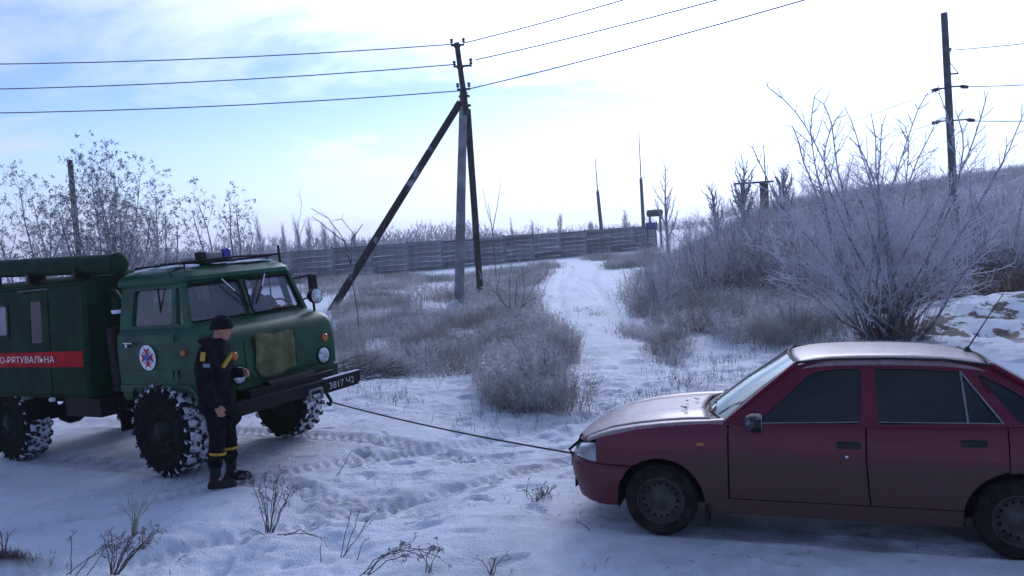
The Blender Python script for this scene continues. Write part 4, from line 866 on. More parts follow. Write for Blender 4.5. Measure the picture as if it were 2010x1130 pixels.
e, t, f = plain_pole('utility_pole', 1853, 25, 1870, 345, 30, .15, .115, mat('dark_concrete', (.085, .088, .10), .9, var=.25, vs=4, bump=.3), 'tall bare pole with insulator brackets standing behind the frosted bush at right')
RP = Vector(e.location)
for (py, side, ln) in ((98, .16, 0), (145, .35, 1), (172, -.32, 2), (170, .38, 2), (236, .55, 2), (236, -.38, 2)):
    k = (py - 25) / (345 - 25); c = t.lerp(t + (dp(1870, 345, 30) - dp(1853, 25, 30)), k)
    m = MB()
    if ln == 0: m.tube([c, c + Vector((side, 0, 0))], .02, 6); m.build('bracket', IRON, e); m = MB(); insulator(m, tuple(c + Vector((side, 0, -.04))), .05, .12); m.build('insulator', CERAM, e); continue
    m.box(tuple(c + Vector((side / 2, -.08, 0))), (abs(side), .06, .05))
    if ln == 1: m.tube([c + Vector((.05, -.05, .45)), c + Vector((.35, -.08, .02))], .015, 5)
    m.build('bracket', IRON, e)
    if ln == 2: m = MB(); q = c + Vector((side, -.08, 0)); s = 1 if side > 0 else -1; m.tube([q, q + Vector((s * .10, 0, -.02)), q + Vector((s * .30, 0, -.05))], [.03, .075, .06], 8); m.build('insulator', CERAM, e)
for (p0, p1, pos) in (((1872, 98), (2010, 79), 'highest'), ((1892, 170), (2010, 160), 'middle'), ((1905, 237), (2010, 231), 'lowest')):
    A = dp(*p0, 29.9); B = A + (dp(*p1, 28.5) - A) * 4; wire('power_line', A, B, .15, pos + ' of the wires leaving the tall right pole to the right', .015)
for (p0, p1, pos) in (((1856, 172), (1400, 300), 'upper'), ((1850, 237), (1420, 330), 'lower')):
    A = dp(*p0, 29.9); B = dp(*p1, 75); wire('power_line', A, B, .5, pos + ' thin wire running back from the tall right pole into the distance', .010)
plain_pole('utility_pole', 137, 314, 155, 505, 31, .115, .095, WOOD, 'dark wooden post rising through the bare tree behind the truck')
for x0, y0, x1, y1, xm, ym, lab in ((1168, 308, 1180, 445, 1173, 375, 'left and shorter of two thin masts behind the fence'), (1254, 258, 1263, 440, 1258, 350, 'right and taller of two thin masts behind the fence')):
    y = 84; t = dp(x0, y0, y); b = dp(x1, y1, y); mid = dp(xm, ym, y); gz = h1(b.x, y)
    e = empty('mast', (b.x, y, gz), label=lab, cat='mast'); o = e.location
    m = MB(); m.tube([Vector((b.x, y, gz - .2)) - o, b - o, mid - o], [.20, .19, .16], 8); m.build('post', mat('grey_mast', (.07, .075, .085), .7), e)
    m = MB(); m.tube([mid - o, t - o], [.07, .04], 6); m.build('antenna_rod', MT['grey_mast'], e)
    m = MB(); q = mid - o; m.box((q.x + .25, q.y, q.z + .1), (.5, .06, .06)); m.build('side_arm', MT['grey_mast'], e)
def far_tank():
    y = 80; c = dp(1285, 418, y); gz = h1(c.x, y); e = empty('water_tank', (c.x, y, gz), label='small dark tank on legs behind the far end of the fence', cat='tank'); o = e.location
    m = MB(); h = c.z - gz; m.tube([(-.78, 0, h), (-.70, 0, h), (.70, 0, h), (.78, 0, h)], [.2, .34, .34, .2], 12); m.build('drum', mat('tank_dark', (.035, .037, .042), .7), e)
    for sx in (-.5, .5):
        m = MB(); m.box((sx, 0, (h - .3) / 2), (.12, .5, h - .3)); m.build('leg', MT['tank_dark'], e)
    y = 75.5; c = dp(1279, 443, y); gz = h1(c.x, y); e = empty('blue_board', (c.x, y, gz), label='small blue board on posts at the right end of the fence', cat='board')
    m = MB(); m.box((0, 0, c.z - gz), (1.05, .08, .62)); m.build('panel', mat('board_blue', (.012, .05, .17), .5, var=.2), e, bevel=.01)
    for sx in (-.4, .4): m = MB(); m.box((sx, .08, (c.z - gz) / 2), (.08, .07, c.z - gz)); m.build('post', IRON, e)
    y = 52; c = dp(1480, 360, y); gz = h1(c.x, y); e = empty('transformer_frame', (c.x, y, gz), label='dark two-legged frame with crossbar among bushes left of the big bush', cat='frame'); h = c.z - gz
    for sx, w in ((-.75, .16), (.62, .75)): m = MB(); m.box((sx, 0, h / 2), (w * .5 + .12, .25, h)); m.build('leg', WOOD, e, bevel=.01)
    m = MB(); m.box((0, 0, h + .06), (2.5, .22, .12)); m.build('crossbar', WOOD, e, bevel=.01)
    m = MB(); m.tube([(.75, 0, h), (.72, 0, h + 2.4)], [.05, .025], 6); m.build('rod', IRON, e)
far_tank()
# ------------------------------------------------------------------ concrete fence: posts and horizontal slabs
FENC = mat('fence_concrete', (.135, .142, .155), .9, var=.28, vs=1.3, bump=.25, bs=8)
def vary(m):                             # each slab weathers a little differently
    nt = m.node_tree; b = nt.nodes['Principled BSDF']; src = b.inputs['Base Color'].links[0].from_socket; oi = nt.nodes.new('ShaderNodeObjectInfo'); mr = nt.nodes.new('ShaderNodeMapRange'); mr.inputs[3].default_value = .62; mr.inputs[4].default_value = 1.45
    nt.links.new(oi.outputs['Random'], mr.inputs[0]); v = nt.nodes.new('ShaderNodeVectorMath'); v.operation = 'SCALE'; nt.links.new(src, v.inputs[0]); nt.links.new(mr.outputs[0], v.inputs['Scale']); nt.links.new(v.outputs[0], b.inputs['Base Color'])
vary(FENC)
FEND = mat('fence_post', (.18, .19, .21), .9, var=.25, vs=2)
def fence():
    F0, F1 = Vector((-24, 47.2)), Vector((14.5, 77.2)); d = (F1 - F0); L = d.length; ang = math.atan2(d.y, d.x); step = 3.0; n = int(L / step)
    e = empty('concrete_fence', (F0.x, F0.y, h1(F0.x, F0.y)), (0, 0, ang), 'long grey fence of horizontal concrete slabs across the background', 'fence')
    slabs = []
    for k, (hh, th) in enumerate(((.36, .10), (.36, .085), (.36, .10), (.36, .085), (.36, .10), (.30, .12), (.16, .15))):
        m = MB(); m.box((0, 0, 0), (step - .015, th, hh - .010)); slabs.append((m.mesh('slab', 0), hh))
    m = MB(); m.box((0, 0, 1.04), (.13, .11, 2.42)); post = m.mesh('post', 0); post.materials.append(FEND)
    m = MB()
    for i in range(8): m.box((-step / 2 + .12 + (i + .5) * (step - .24) / 8, rnd.uniform(-.01, .01), .015), ((step - .24) / 8, .11, .03 + .02 * rnd.random()))
    cap = m.mesh('top_snow', 0); cap.materials.append(SNOWP)
    for me, _ in slabs: me.materials.append(FENC)
    for i in range(n + 1):
        u = i * step; x, y = F0.x + u * math.cos(ang), F0.y + u * math.sin(ang); gz = h1(x, y) - e.location.z
        jit = rnd.uniform(-.05, .05)
        o = bpy.data.objects.new('post', post); COL.objects.link(o); o.parent = e; o.location = (u, .125, gz + jit)
        if i < n:
            z = gz - .08 + jit
            for me, hh in slabs:
                o = bpy.data.objects.new('slab', me); COL.objects.link(o); o.parent = e; o.location = (u + step / 2, rnd.uniform(-.02, .02), z + hh / 2); o.rotation_euler = (rnd.uniform(-.03, .03), rnd.uniform(-.006, .006), 0); z += hh
fence()
# tow rope
def rope():
    def tw(P, l):
        Mx = Matrix.Translation((P['x'], P['y'], P['z'])) @ Euler((P['rl'], -P['pt'], P['hd'])).to_matrix().to_4x4(); return Mx @ Vector(l)
    a = tw(TRK, (1.255, .42, .585)); b = tw(CAR, (.80, .40, .545)); pts = []
    for i in range(25):
        t = i / 24; p = a.lerp(b, t); p.z -= .035 * 4 * t * (1 - t); pts.append(p - a)
    e = empty('tow_rope', a, label='dark tow rope stretched from the truck bumper to the red car', cat='rope')
    m = MB(); m.tube(pts, .0085, 6); m.build('cable', BLACK, e)
    m = MB(); q = b - a; m.tube([q, q + Vector((-.03, .02, .03)), q + Vector((.06, .02, .10)), q + Vector((.09, .02, .16))], .012, 6); m.build('loop', BLACK, e)
rope()

# ------------------------------------------------------------------ plants
def frost_mat(name, bark, frost, lo=.35, hi=.62, amt=1.0, sc_=3.0):
    m = bpy.data.materials.new(name); m.use_nodes = True; nt = m.node_tree; b = nt.nodes['Principled BSDF']; L = nt.links.new; N = nt.nodes.new
    tc = N('ShaderNodeTexCoord'); n = N('ShaderNodeTexNoise'); n.inputs['Scale'].default_value = sc_; n.inputs['Detail'].default_value = 5; L(tc.outputs['Object'], n.inputs['Vector'])
    at = N('ShaderNodeAttribute'); at.attribute_name = 'frost'
    mr = N('ShaderNodeMapRange'); L(n.outputs['Fac'], mr.inputs[0]); mr.inputs[1].default_value = lo; mr.inputs[2].default_value = hi
    mu = N('ShaderNodeMath'); mu.operation = 'MULTIPLY'; mu.use_clamp = True; L(mr.outputs[0], mu.inputs[0]); L(at.outputs['Fac'], mu.inputs[1])
    m2 = N('ShaderNodeMath'); m2.operation = 'MULTIPLY'; L(mu.outputs[0], m2.inputs[0]); m2.inputs[1].default_value = amt
    mx = N('ShaderNodeMix'); mx.data_type = 'RGBA'; L(m2.outputs[0], mx.inputs['Factor']); mx.inputs['A'].default_value = (*bark, 1); mx.inputs['B'].default_value = (*frost, 1)
    L(mx.outputs['Result'], b.inputs['Base Color']); b.inputs['Roughness'].default_value = .85; b.inputs['Specular IOR Level'].default_value = .2
    tl = N('ShaderNodeBsdfTranslucent'); L(mx.outputs['Result'], tl.inputs[0]); ms = N('ShaderNodeMixShader'); m5 = N('ShaderNodeMath'); m5.operation = 'MULTIPLY'; L(m2.outputs[0], m5.inputs[0]); m5.inputs[1].default_value = .55
    L(m5.outputs[0], ms.inputs[0]); L(b.outputs[0], ms.inputs[1]); L(tl.outputs[0], ms.inputs[2]); L(ms.outputs[0], nt.nodes['Material Output'].inputs[0])     # ice crystals let light through
    return m
FROST = (.80, .81, .86)
BARK = frost_mat('frosted_bark', (.055, .045, .045), FROST, .25, .6, .85, 6)
BARKD = frost_mat('bare_bark', (.050, .040, .040), FROST, .40, .70, .55, 6)
TWIG = frost_mat('frosted_twigs', (.13, .10, .095), FROST, .10, .50, .95, 1.6)
RUST = frost_mat('rusty_leaves', (.10, .05, .035), FROST, .45, .75, .6, 2)
SEED = frost_mat('seed_clusters', (.10, .075, .075), (.50, .49, .54), .30, .60, .75, 5)
STRAW = frost_mat('frosted_straw', (.21, .175, .125), FROST, .27, .63, .98, .8)
STRAWD = frost_mat('dry_weed', (.085, .062, .052), FROST, .40, .75, .5, 6)
FARW = frost_mat('far_rime', (.16, .15, .16), (.52, .55, .62), .2, .6, .9, .15)

def seg_mesh(name, S, k=3):               # S: (N, 9) p0 p1 r0 r1 frost
    S = np.asarray(S, float); p0, p1, r0, r1, fr = S[:, :3], S[:, 3:6], S[:, 6], S[:, 7], S[:, 8]
    d = p1 - p0; d /= np.linalg.norm(d, axis=1, keepdims=True) + 1e-9
    a = np.where(np.abs(d[:, 2:3]) < .9, np.array([[0, 0, 1.]]), np.array([[1., 0, 0]])); u = np.cross(d, a); u /= np.linalg.norm(u, axis=1, keepdims=True); w = np.cross(d, u)
    V = []
    for p, r in ((p0, r0), (p1, r1)):
        for j in range(k):
            q = 2 * math.pi * j / k; V.append(p + (u * math.cos(q) + w * math.sin(q)) * r[:, None])
    n = len(S); V = np.stack(V, 1).reshape(-1, 3); b = (np.arange(n) * 2 * k)[:, None]
    F = np.stack([np.concatenate([b + j, b + (j + 1) % k, b + k + (j + 1) % k, b + k + j], 1) for j in range(k)], 1)
    me = mesh_np(name, V, F, 4); add_attr(me, 'frost', np.repeat(fr, 2 * k)); return me
def tri_mesh(name, T, fr):                # T: (N, 3, 3)
    me = mesh_np(name, T.reshape(-1, 3), np.arange(len(T) * 3), 3); add_attr(me, 'frost', np.repeat(fr, 3)); return me

class Grow:
    def __init__(s, seed): s.r = random.Random(seed); s.segs = []; s.tips = []; s.nodes = []; s.cuts = [0]; s.fk = 1.0
    def rv(s): return Vector((s.r.uniform(-1, 1), s.r.uniform(-1, 1), s.r.uniform(-1, 1)))
    def branch(s, p, d, L, r, lev, P):
        q = P[lev]; n = max(2, int(L / q['seg'])); sl = L / n; p = Vector(p); d = Vector(d).normalized(); rr = s.r; side = rr.random() * 6.28
        for i in range(n):
            t = (i + 1) / n; d = (d + s.rv() * q.get('wob', .12) + Vector((0, 0, q.get('up', .05)))).normalized(); p2 = p + d * sl
            r1 = r * (1 - (1 - q.get('tip', .35)) * t); r0 = r * (1 - (1 - q.get('tip', .35)) * (t - 1 / n))
            s.segs.append((*p, *p2, r0, r1, q.get('frost', 1.0) * s.fk, lev)); p = p2
            if lev + 1 < len(P) and t >= q.get('t0', .25):
                k = q.get('kids', 1.0); c = int(k) + (1 if rr.random() < k % 1 else 0)
                for j in range(c):
                    side += 2.4 if not q.get('opp') else (math.pi if j else 1.57)
                    a = d.orthogonal().normalized(); a.rotate(Matrix.Rotation(side, 3, d)); an = R(q.get('ang', 45)) * rr.uniform(.75, 1.25)
                    nd = d * math.cos(an) + a * math.sin(an); ll = P[lev + 1]['len'] * rr.uniform(.6, 1.25) * (1 - q.get('shrink', .5) * t)
                    s.branch(p, nd, ll, min(r1 * .7, P[lev + 1]['rad'] * rr.uniform(.8, 1.2)), lev + 1, P)
        s.tips.append((p, d, lev)); s.nodes.append((p, lev))
    def build(s, name, loc, label, cat='tree', group=None, bark=BARK, twig=TWIG, split=1, k=3, rotz=0, scale=1, nm1='trunk', nm2='crown', each=False):
        e = empty(name, loc, (0, 0, rotz), label, cat, group); e.scale = (scale,) * 3
        A = np.array(s.segs); big = A[A[:, 9] < split]; small = A[A[:, 9] >= split]
        if each:
            for a, b in zip(s.cuts, s.cuts[1:] + [len(A)]):
                q = A[a:b]; q = q[q[:, 9] < split]
                if len(q): link(nm1, seg_mesh(nm1, q[:, :9], 5), bark, e)
        else:
            o = link(nm1, seg_mesh(nm1, big[:, :9], 5), bark, e)
            if nm1 in ('stems', 'stalks'): o['kind'] = 'stuff'
        if len(small): o = link(nm2, seg_mesh(nm2, small[:, :9], k), twig, e); o['kind'] = 'stuff'
        return e
def clusters(pts, n, rad, size, seed, droop=.3):
    g = np.random.default_rng(seed); pts = np.repeat(np.array(pts), n, 0); N = len(pts)
    c = pts + g.normal(0, rad, (N, 3)) * np.array([1, 1, 1.2]) + np.array([0, 0, -droop * rad]); d1 = g.normal(0, 1, (N, 3)); d2 = g.normal(0, 1, (N, 3)); d1[:, 2] -= .6
    d1 /= np.linalg.norm(d1, axis=1, keepdims=True); d2 /= np.linalg.norm(d2, axis=1, keepdims=True); s = size * g.uniform(.6, 1.3, (N, 1))
    return np.stack([c - d1 * s, c + d1 * s + d2 * s * .3, c + d2 * s * .8], 1), g.uniform(.3, 1, N)
def gpt(px, py): p = gp(px, py); return Vector((p.x, p.y, h1(p.x, p.y)))

# --- the big frosted bush right of the middle
def big_bush():
    b = gpt(1742, 668); G = Grow(3); r = G.r
    P = [dict(seg=.22, wob=.05, up=.035, t0=.30, kids=.85, ang=36, len=0, rad=.03, tip=.28, frost=.45, shrink=.4),
         dict(seg=.16, wob=.06, up=.07, t0=.15, kids=1.5, ang=44, len=1.15, rad=.015, tip=.5, frost=1.0, shrink=.45, opp=True),
         dict(seg=.11, wob=.10, up=.03, t0=.15, kids=1.1, ang=48, len=.36, rad=.0105, tip=.6, frost=1.0, shrink=.3),
         dict(seg=.07, wob=.14, up=.0, len=.15, rad=.0085, tip=.8, frost=1.0)]
    k = FPX / b.y
    tips = [(1480, 300), (1522, 182), (1560, 260), (1598, 205), (1622, 215), (1645, 235), (1675, 245), (1712, 258), (1730, 262), (1780, 260), (1812, 200), (1845, 190), (1880, 240), (1930, 215), (1965, 300), (2000, 250), (1830, 250), (1600, 330), (1690, 300), (1900, 330), (1500, 420), (2020, 380), (1470, 470), (1760, 330), (1550, 400), (1950, 420), (1640, 420), (1720, 430), (1830, 400), (1880, 450), (1600, 470), (1520, 500), (1680, 380)]
    for i, (tx, ty) in enumerate(tips):
        y = b.y + r.uniform(-1.5, 1.5); T = dp(tx, ty, y) - b; base = Vector((r.uniform(-.45, .45), r.uniform(-.3, .3), -.05)); L = (T - base).length
        # leave the ground spread out, curve upward to the tip
        d = Vector((T.x * 1.12, T.y * 1.12, T.z * .95)).normalized(); p = base.copy(); n = 16; sl = L * 1.04 / n; rad = r.uniform(.015, .026); G.cuts.append(len(G.segs))
        for j in range(n):
            t = (j + 1) / n; want = (T - p).normalized(); d = (d.lerp(want, .06 + .45 * t * t) + G.rv() * .085).normalized(); p2 = p + d * sl
            r0 = rad * (1 - .72 * (t - 1 / n)) + .004; r1 = rad * (1 - .72 * t) + .004; G.segs.append((*p, *p2, r0, r1, .30 + .65 * t, 0)); p = p2
            if t > .22:
                for s in range(2 if r.random() < .8 else 1):
                    a = d.orthogonal().normalized(); a.rotate(Matrix.Rotation(r.random() * 6.28, 3, d)); an = R(r.uniform(28, 50)); nd = d * math.cos(an) + a * math.sin(an)
                    if t > .82: G.branch(p, nd, r.uniform(.10, .30), .009, 3, P)
                    else: G.branch(p, nd, r.uniform(.45, 1.25) * (1.15 - t * .8), .012 * (1.25 - .5 * t), 1 if r.random() < .55 else 2, P)
    e = G.build('frosted_bush', b, 'large frosted multi-stem bush standing behind the red car', 'bush', split=1, nm1='stem', nm2='twigs', bark=BARK, each=True)
    T, f = clusters([(0, 0, .25)], 500, .20, .03, 5); gg = np.random.default_rng(6); n_ = 520; b0 = np.stack([gg.normal(.1, .32, n_), gg.normal(0, .2, n_), np.full(n_, -.03)], 1); tp = b0 * np.array([1.5, 1.5, 0]) + np.stack([gg.normal(0, .05, n_), gg.normal(0, .05, n_), gg.uniform(.35, .95, n_)], 1); T = np.concatenate([T, np.stack([b0, b0 + np.array([.012, .004, 0]), tp], 1)]); f = np.concatenate([f, gg.uniform(.1, .8, n_)]); o = link('base_leaves', tri_mesh('base_leaves', T, f * .6), RUST, e); o['kind'] = 'stuff'
big_bush()
# --- seed-bearing trees behind the truck
def seed_tree(px, ytop, y, wpx, label, seed, dense=1.0):
    x = dp(px, 480, y).x; z = h1(x, y); Ht = dp(px, ytop, y).z - z; G = Grow(seed); r = G.r; wd = wpx / FPX * y
    P = [dict(seg=.35, wob=.08, up=.04, t0=.25, kids=1.5 * dense, ang=36, len=0, rad=.05, tip=.25, frost=.3, shrink=.55),
         dict(seg=.25, wob=.10, up=.10, t0=.2, kids=1.5 * dense, ang=42, len=Ht * .30, rad=.030, tip=.4, frost=.85, shrink=.4),
         dict(seg=.17, wob=.14, up=.05, t0=.25, kids=.8, ang=45, len=Ht * .105, rad=.017, tip=.6, frost=1.0, shrink=.3),
         dict(seg=.12, wob=.18, up=0, len=.28, rad=.012, tip=.7, frost=1)]
    ns = max(4, int(wd * 2.6))
    for i in range(ns):
        u = (i + .5) / ns * 2 - 1 + r.uniform(-.15, .15); h = Ht * (1 - .35 * u * u) * r.uniform(.82, 1.0)
        G.cuts.append(len(G.segs)); G.branch((u * .45, r.uniform(-.4, .4), -.1), Vector((u * wd * .42, r.uniform(-.8, .8), h)), h, .055 * r.uniform(.7, 1.1), 0, P)
    e = G.build('seed_tree', (x, y, z), label, 'tree', 'bare trees with brown seed clusters behind the truck', split=1, bark=BARK, twig=TWIG, each=True)
    pts = [tuple(p) for p, lev in G.nodes if lev >= 2 and r.random() < .50]
    T, f = clusters(pts, 9, .038, .058, seed); o = link('seed_clusters', tri_mesh('seed_clusters', T, f), SEED, e); o['kind'] = 'stuff'
seed_tree(62, 350, 29, 150, 'wide bare tree with brown seed clusters at the left edge behind the truck', 21, .85)
seed_tree(205, 300, 27, 235, 'tallest tree with brown seed clusters behind the truck body', 22)
seed_tree(300, 375, 31, 120, 'lower seed-clustered tree between the tallest one and the truck beacon', 24, .8)
seed_tree(450, 355, 28, 115, 'slender seed-clustered tree directly behind the blue beacon of the truck', 23, .8)
# --- far trees
def far_tree(px, ytop, y, wpx, seed, label, group, name='poplar_tree', up=.16, ang=24, dense=1.0):
    x = dp(px, 480, y).x; z = h1(x, y); Ht = dp(px, ytop, y).z - z; G = Grow(seed); w = wpx / FPX * y
    P = [dict(seg=Ht / 14, wob=.04, up=.05, t0=.12, kids=2.6 * dense, ang=ang, len=0, rad=.2, tip=.15, frost=.5, shrink=.6),
         dict(seg=Ht / 24, wob=.10, up=up, t0=.15, kids=2.2 * dense, ang=32, len=Ht * .34 * min(1.6, w / Ht * 3.2), rad=.06, tip=.3, frost=.9, shrink=.4),
         dict(seg=Ht / 30, wob=.16, up=up * .6, len=Ht * .10, rad=.045, tip=.5, frost=1)]
    G.branch((0, 0, -.2), (G.r.uniform(-.03, .03), 0, 1), Ht, .16, 0, P)
    G.build(name, (x, y, z), label, 'tree', group, split=1, bark=FARW, twig=FARW)
ord_ = ['first', 'second', 'third', 'fourth', 'fifth', 'sixth', 'seventh', 'eighth', 'ninth', 'tenth']
for i, (px, yt, w) in enumerate(((512, 428, 26), (558, 440, 24), (588, 425, 24), (608, 432, 26), (640, 440, 26), (662, 452, 20), (694, 458, 24))):
    far_tree(px, yt, 120 + 6 * (i % 3), w, 40 + i, ord_[i] + ' from left of the pale frosted poplars between truck and braced pole', 'frosted poplars on the horizon')
for i, (px, yt, w, lab) in enumerate(((1047, 432, 12, 'tiny frosted tree nearest the braced pole above the fence'), (1100, 422, 22, 'small frosted tree above the fence left of the masts'), (1228, 414, 20, 'small frosted tree above the fence between the two masts'), (1160, 436, 24, 'low frosted tree above the fence right beside the left mast'), (1007, 428, 9, 'thin frosted sapling top above the fence right of the braced pole'))):
    far_tree(px, yt, 150, w, 60 + i, lab, 'small trees above the fence', 'far_tree', .12, 30)
far_tree(1312, 325, 62, 70, 71, 'bare frosted tree rising right of the dark tank', None, 'bare_tree', .12, 38, .55)
far_tree(1462, 320, 44, 95, 72, 'dark dense bare tree beside the two-legged frame', None, 'bare_tree', .12, 36, .9)
far_tree(1408, 362, 46, 45, 73, 'small bare tree between the tank and the two-legged frame', None, 'bare_tree', .12, 36, .7)
far_tree(1540, 330, 42, 80, 74, 'bare frosted tree just behind the left side of the big bush', None, 'bare_tree', .10, 38, .8)
# far-off wood along the horizon: nobody can count it
def far_wood():
    g = np.random.default_rng(5); S = []
    def clump(cx, cy, cz, w, h, n):
        for i in range(n):
            x = cx + g.normal(0, w * .33); yy = cy + g.normal(0, 3); hh = h * max(.1, 1 - ((x - cx) / w) ** 2) * g.uniform(.4, 1); p = np.array([x, yy, cz + hh * g.uniform(0, .9)])
            d = np.array([g.normal(0, .45), g.normal(0, .45), 1.]); d /= np.linalg.norm(d); q = p + d * g.uniform(.5, 1.6); S.append((*p, *q, .07, .03, 1))
    for px in range(-60, 980, 14):
        c = dp(px, 470, 190 + g.uniform(-15, 15)); top = 466 + (480 - 466) * 0 + g.uniform(-6, 6); hh = 2.2 + 3.5 * g.random() ** 2 + (2.4 if 820 < px < 930 else 0); clump(c.x, c.y, float(H(c.x, c.y, False)) - .3, 3.2, hh + 1.5, 190)
    for px in range(990, 2100, 22):
        c = dp(px, 470, 240); clump(c.x, c.y, float(H(c.x, c.y, False)) - .3, 4, 3.2 + 2.5 * g.random(), 120)
    tag(link('far_wood', seg_mesh('far_wood', S), FARW), 'distant frosted wood along the horizon', 'wood', kind='stuff')
far_wood()
# --- saplings
def sapling(px, py, stems, label, seed, rad=.018):
    b = gpt(px, py); G = Grow(seed); r = G.r
    P = [None, None, dict(seg=.12, wob=.12, up=.03, len=.4, rad=.008, tip=.6, frost=1.0, t0=.3, kids=.5, ang=45), dict(seg=.08, wob=.15, len=.14, rad=.006, tip=.7, frost=1)]
    for path in stems:
        pts = [dp(x, y, b.y) - b for x, y in path]; fine = []
        for a, c in zip(pts[:-1], pts[1:]):
            n = max(1, int((c - a).length / .2))
            for i in range(n): fine.append(a.lerp(c, i / n) + G.rv() * .015)
        fine.append(pts[-1])
        for i, (a, c) in enumerate(zip(fine[:-1], fine[1:])):
            t = i / len(fine); G.segs.append((*a, *c, rad * (1 - .6 * t), rad * (1 - .6 * (t + 1 / len(fine))), .3 + .6 * t, 0))
            if t > .35 and r.random() < .75:
                d = (c - a).normalized(); o = d.orthogonal().normalized(); o.rotate(Matrix.Rotation(r.random() * 6.28, 3, d)); G.branch(c, d * .7 + o * .7, r.uniform(.12, .4), .007, 2, P)
    return G.build('sapling', b, label, 'sapling', split=1, bark=BARKD, nm1='stem', nm2='twigs')
sapling(706, 655, [[(706, 655), (700, 600), (688, 540), (690, 470), (692, 455), (672, 430), (655, 432)], [(688, 520), (675, 470), (645, 430), (610, 408)], [(690, 470), (712, 440)], [(676, 475), (640, 445), (612, 425)]], 'thin crooked sapling between the truck and the slanting strut', 91)
sapling(975, 560, [[(975, 560), (970, 500), (967, 450), (955, 410), (948, 368)], [(967, 452), (975, 410), (984, 355)], [(968, 460), (962, 425), (958, 400)]], 'thin forked sapling right of the braced pole', 92, .022)
sapling(1018, 620, [[(1018, 620), (985, 590), (955, 555), (945, 548)], [(1010, 615), (1040, 590), (1070, 578)], [(1000, 620), (1000, 560), (1005, 500)], [(1020, 620), (1030, 570), (1025, 520)], [(1005, 625), (975, 570), (985, 520)], [(1010, 620), (1015, 545), (1040, 530)], [(1012, 622), (1050, 560), (1062, 545)]], 'bare brushy shrub at the foot of the braced pole', 93, .014)
sapling(590, 600, [[(590, 600), (588, 520), (584, 450), (592, 400), (588, 380)], [(586, 470), (600, 430)]], 'thin bare stem just right of the truck roof', 94, .016)

# ------------------------------------------------------------------ frosted shrubs and grass
def inpoly(x, y, poly):
    c = np.zeros(len(x), bool); n = len(poly)
    for i in range(n):
        x0, y0 = poly[i]; x1, y1 = poly[i - 1]
        with np.errstate(divide='ignore', invalid='ignore'): c ^= ((y0 > y) != (y1 > y)) & (x < (x1 - x0) * (y - y0) / (y1 - y0) + x0)
    return c
def gpoly(pp): return [(gp(x, y).x, gp(x, y).y) for x, y in pp]
def scatter(poly, n, g, clump=.5, seed=0, lo=.35, scale=1.2, jit=.09, keep=True):
    P = np.array(poly); a, b = P.min(0), P.max(0); out = np.zeros((0, 2))
    while len(out) < n:
        q = g.uniform(a, b, (n * 4, 2)); q = q[inpoly(q[:, 0], q[:, 1], poly)]
        if keep: w_ = polydist(q[:, 0], q[:, 1], PATH); q = q[w_ > .72 + .35 * vnoise(q[:, 0] / .7, q[:, 1] / .7, 90) + .012 * q[:, 1]]
        d = vnoise(q[:, 0] / scale, q[:, 1] / scale, seed) * .65 + vnoise(q[:, 0] / scale * 2.7, q[:, 1] / scale * 2.7, seed + 3) * .35
        q = q[g.random(len(q)) < np.clip((d - lo) / clump, 0, 1)]; out = np.concatenate([out, q])
    out = out[:n]; return out + g.normal(0, jit, out.shape) * (1 + out[:, 1:2] / 25)
def weeds(name, pts, hmin, hmax, g, label, material, feather=7, width=.005, lean=.35, hn=1.6, cat='grass', spread=.4, kind='stuff', hs=1.0):
    n = len(pts); x, y = pts[:, 0], pts[:, 1]; z = H(x, y); hgt = (hmin + (hmax - hmin) * (.5 * g.random(n) + .5 * vnoise(x / hn, y / hn, 71))) * hs
    b = np.stack([x, y, z - .02], 1); d = np.stack([g.normal(0, lean, n), g.normal(0, lean, n), np.ones(n)], 1); d /= np.linalg.norm(d, axis=1, keepdims=True)
    tip = b + d * hgt[:, None] + np.stack([g.normal(0, .06, n), g.normal(0, .06, n), np.zeros(n)], 1) * hgt[:, None]
    sd = g.normal(0, 1, (n, 3)); sd[:, 2] = 0; sd /= np.linalg.norm(sd, axis=1, keepdims=True)
    T = [np.stack([b - sd * width, b + sd * width, tip], 1)]; pf = g.uniform(.25, 1.0, n); fr = [pf * .6]
    for k in range(feather):
        t = g.uniform(.25, .98, n)[:, None]; p = b + (tip - b) * t; e = g.normal(0, 1, (n, 3)); e[:, 2] = np.abs(e[:, 2]) * .9 + .1; e /= np.linalg.norm(e, axis=1, keepdims=True)
        L = hgt[:, None] * spread * g.uniform(.35, 1, (n, 1)) * (1.15 - t * .75); w = np.cross(e, sd); w /= np.linalg.norm(w, axis=1, keepdims=True) + 1e-9
        T.append(np.stack([p - w * width * .8, p + w * width * .8, p + e * L], 1)); fr.append(pf)
    return tag(link(name, tri_mesh(name, np.concatenate(T), np.concatenate(fr)), material), label, cat, kind=kind)
g = np.random.default_rng(77)
MID = gpoly([(648, 640), (720, 600), (880, 620), (960, 590), (1050, 590), (1100, 640), (1160, 690), (1190, 745), (1150, 800), (1050, 808), (968, 803), (962, 745), (880, 738), (760, 740), (690, 735), (645, 720)])
weeds('frosted_grass', scatter(MID, 15000, g, .45, 4, .33, 1.1), .22, .62, g, 'thick frosted grass between the truck and the snowy path', STRAW, 9)
FRONT = gpoly([(960, 690), (1090, 650), (1165, 690), (1195, 745), (1150, 800), (1050, 808), (968, 803)])
weeds('frosted_weeds', scatter(FRONT, 5200, g, .4, 8, .32, .8), .3, .70, g, 'taller frosted weeds at the near corner of the grass patch', STRAW, 10)
BACK = gpoly([(560, 552), (760, 546), (900, 540), (1060, 520), (1200, 503), (1290, 490), (1290, 515), (1150, 532), (1062, 545), (1050, 590), (900, 606), (640, 606)])
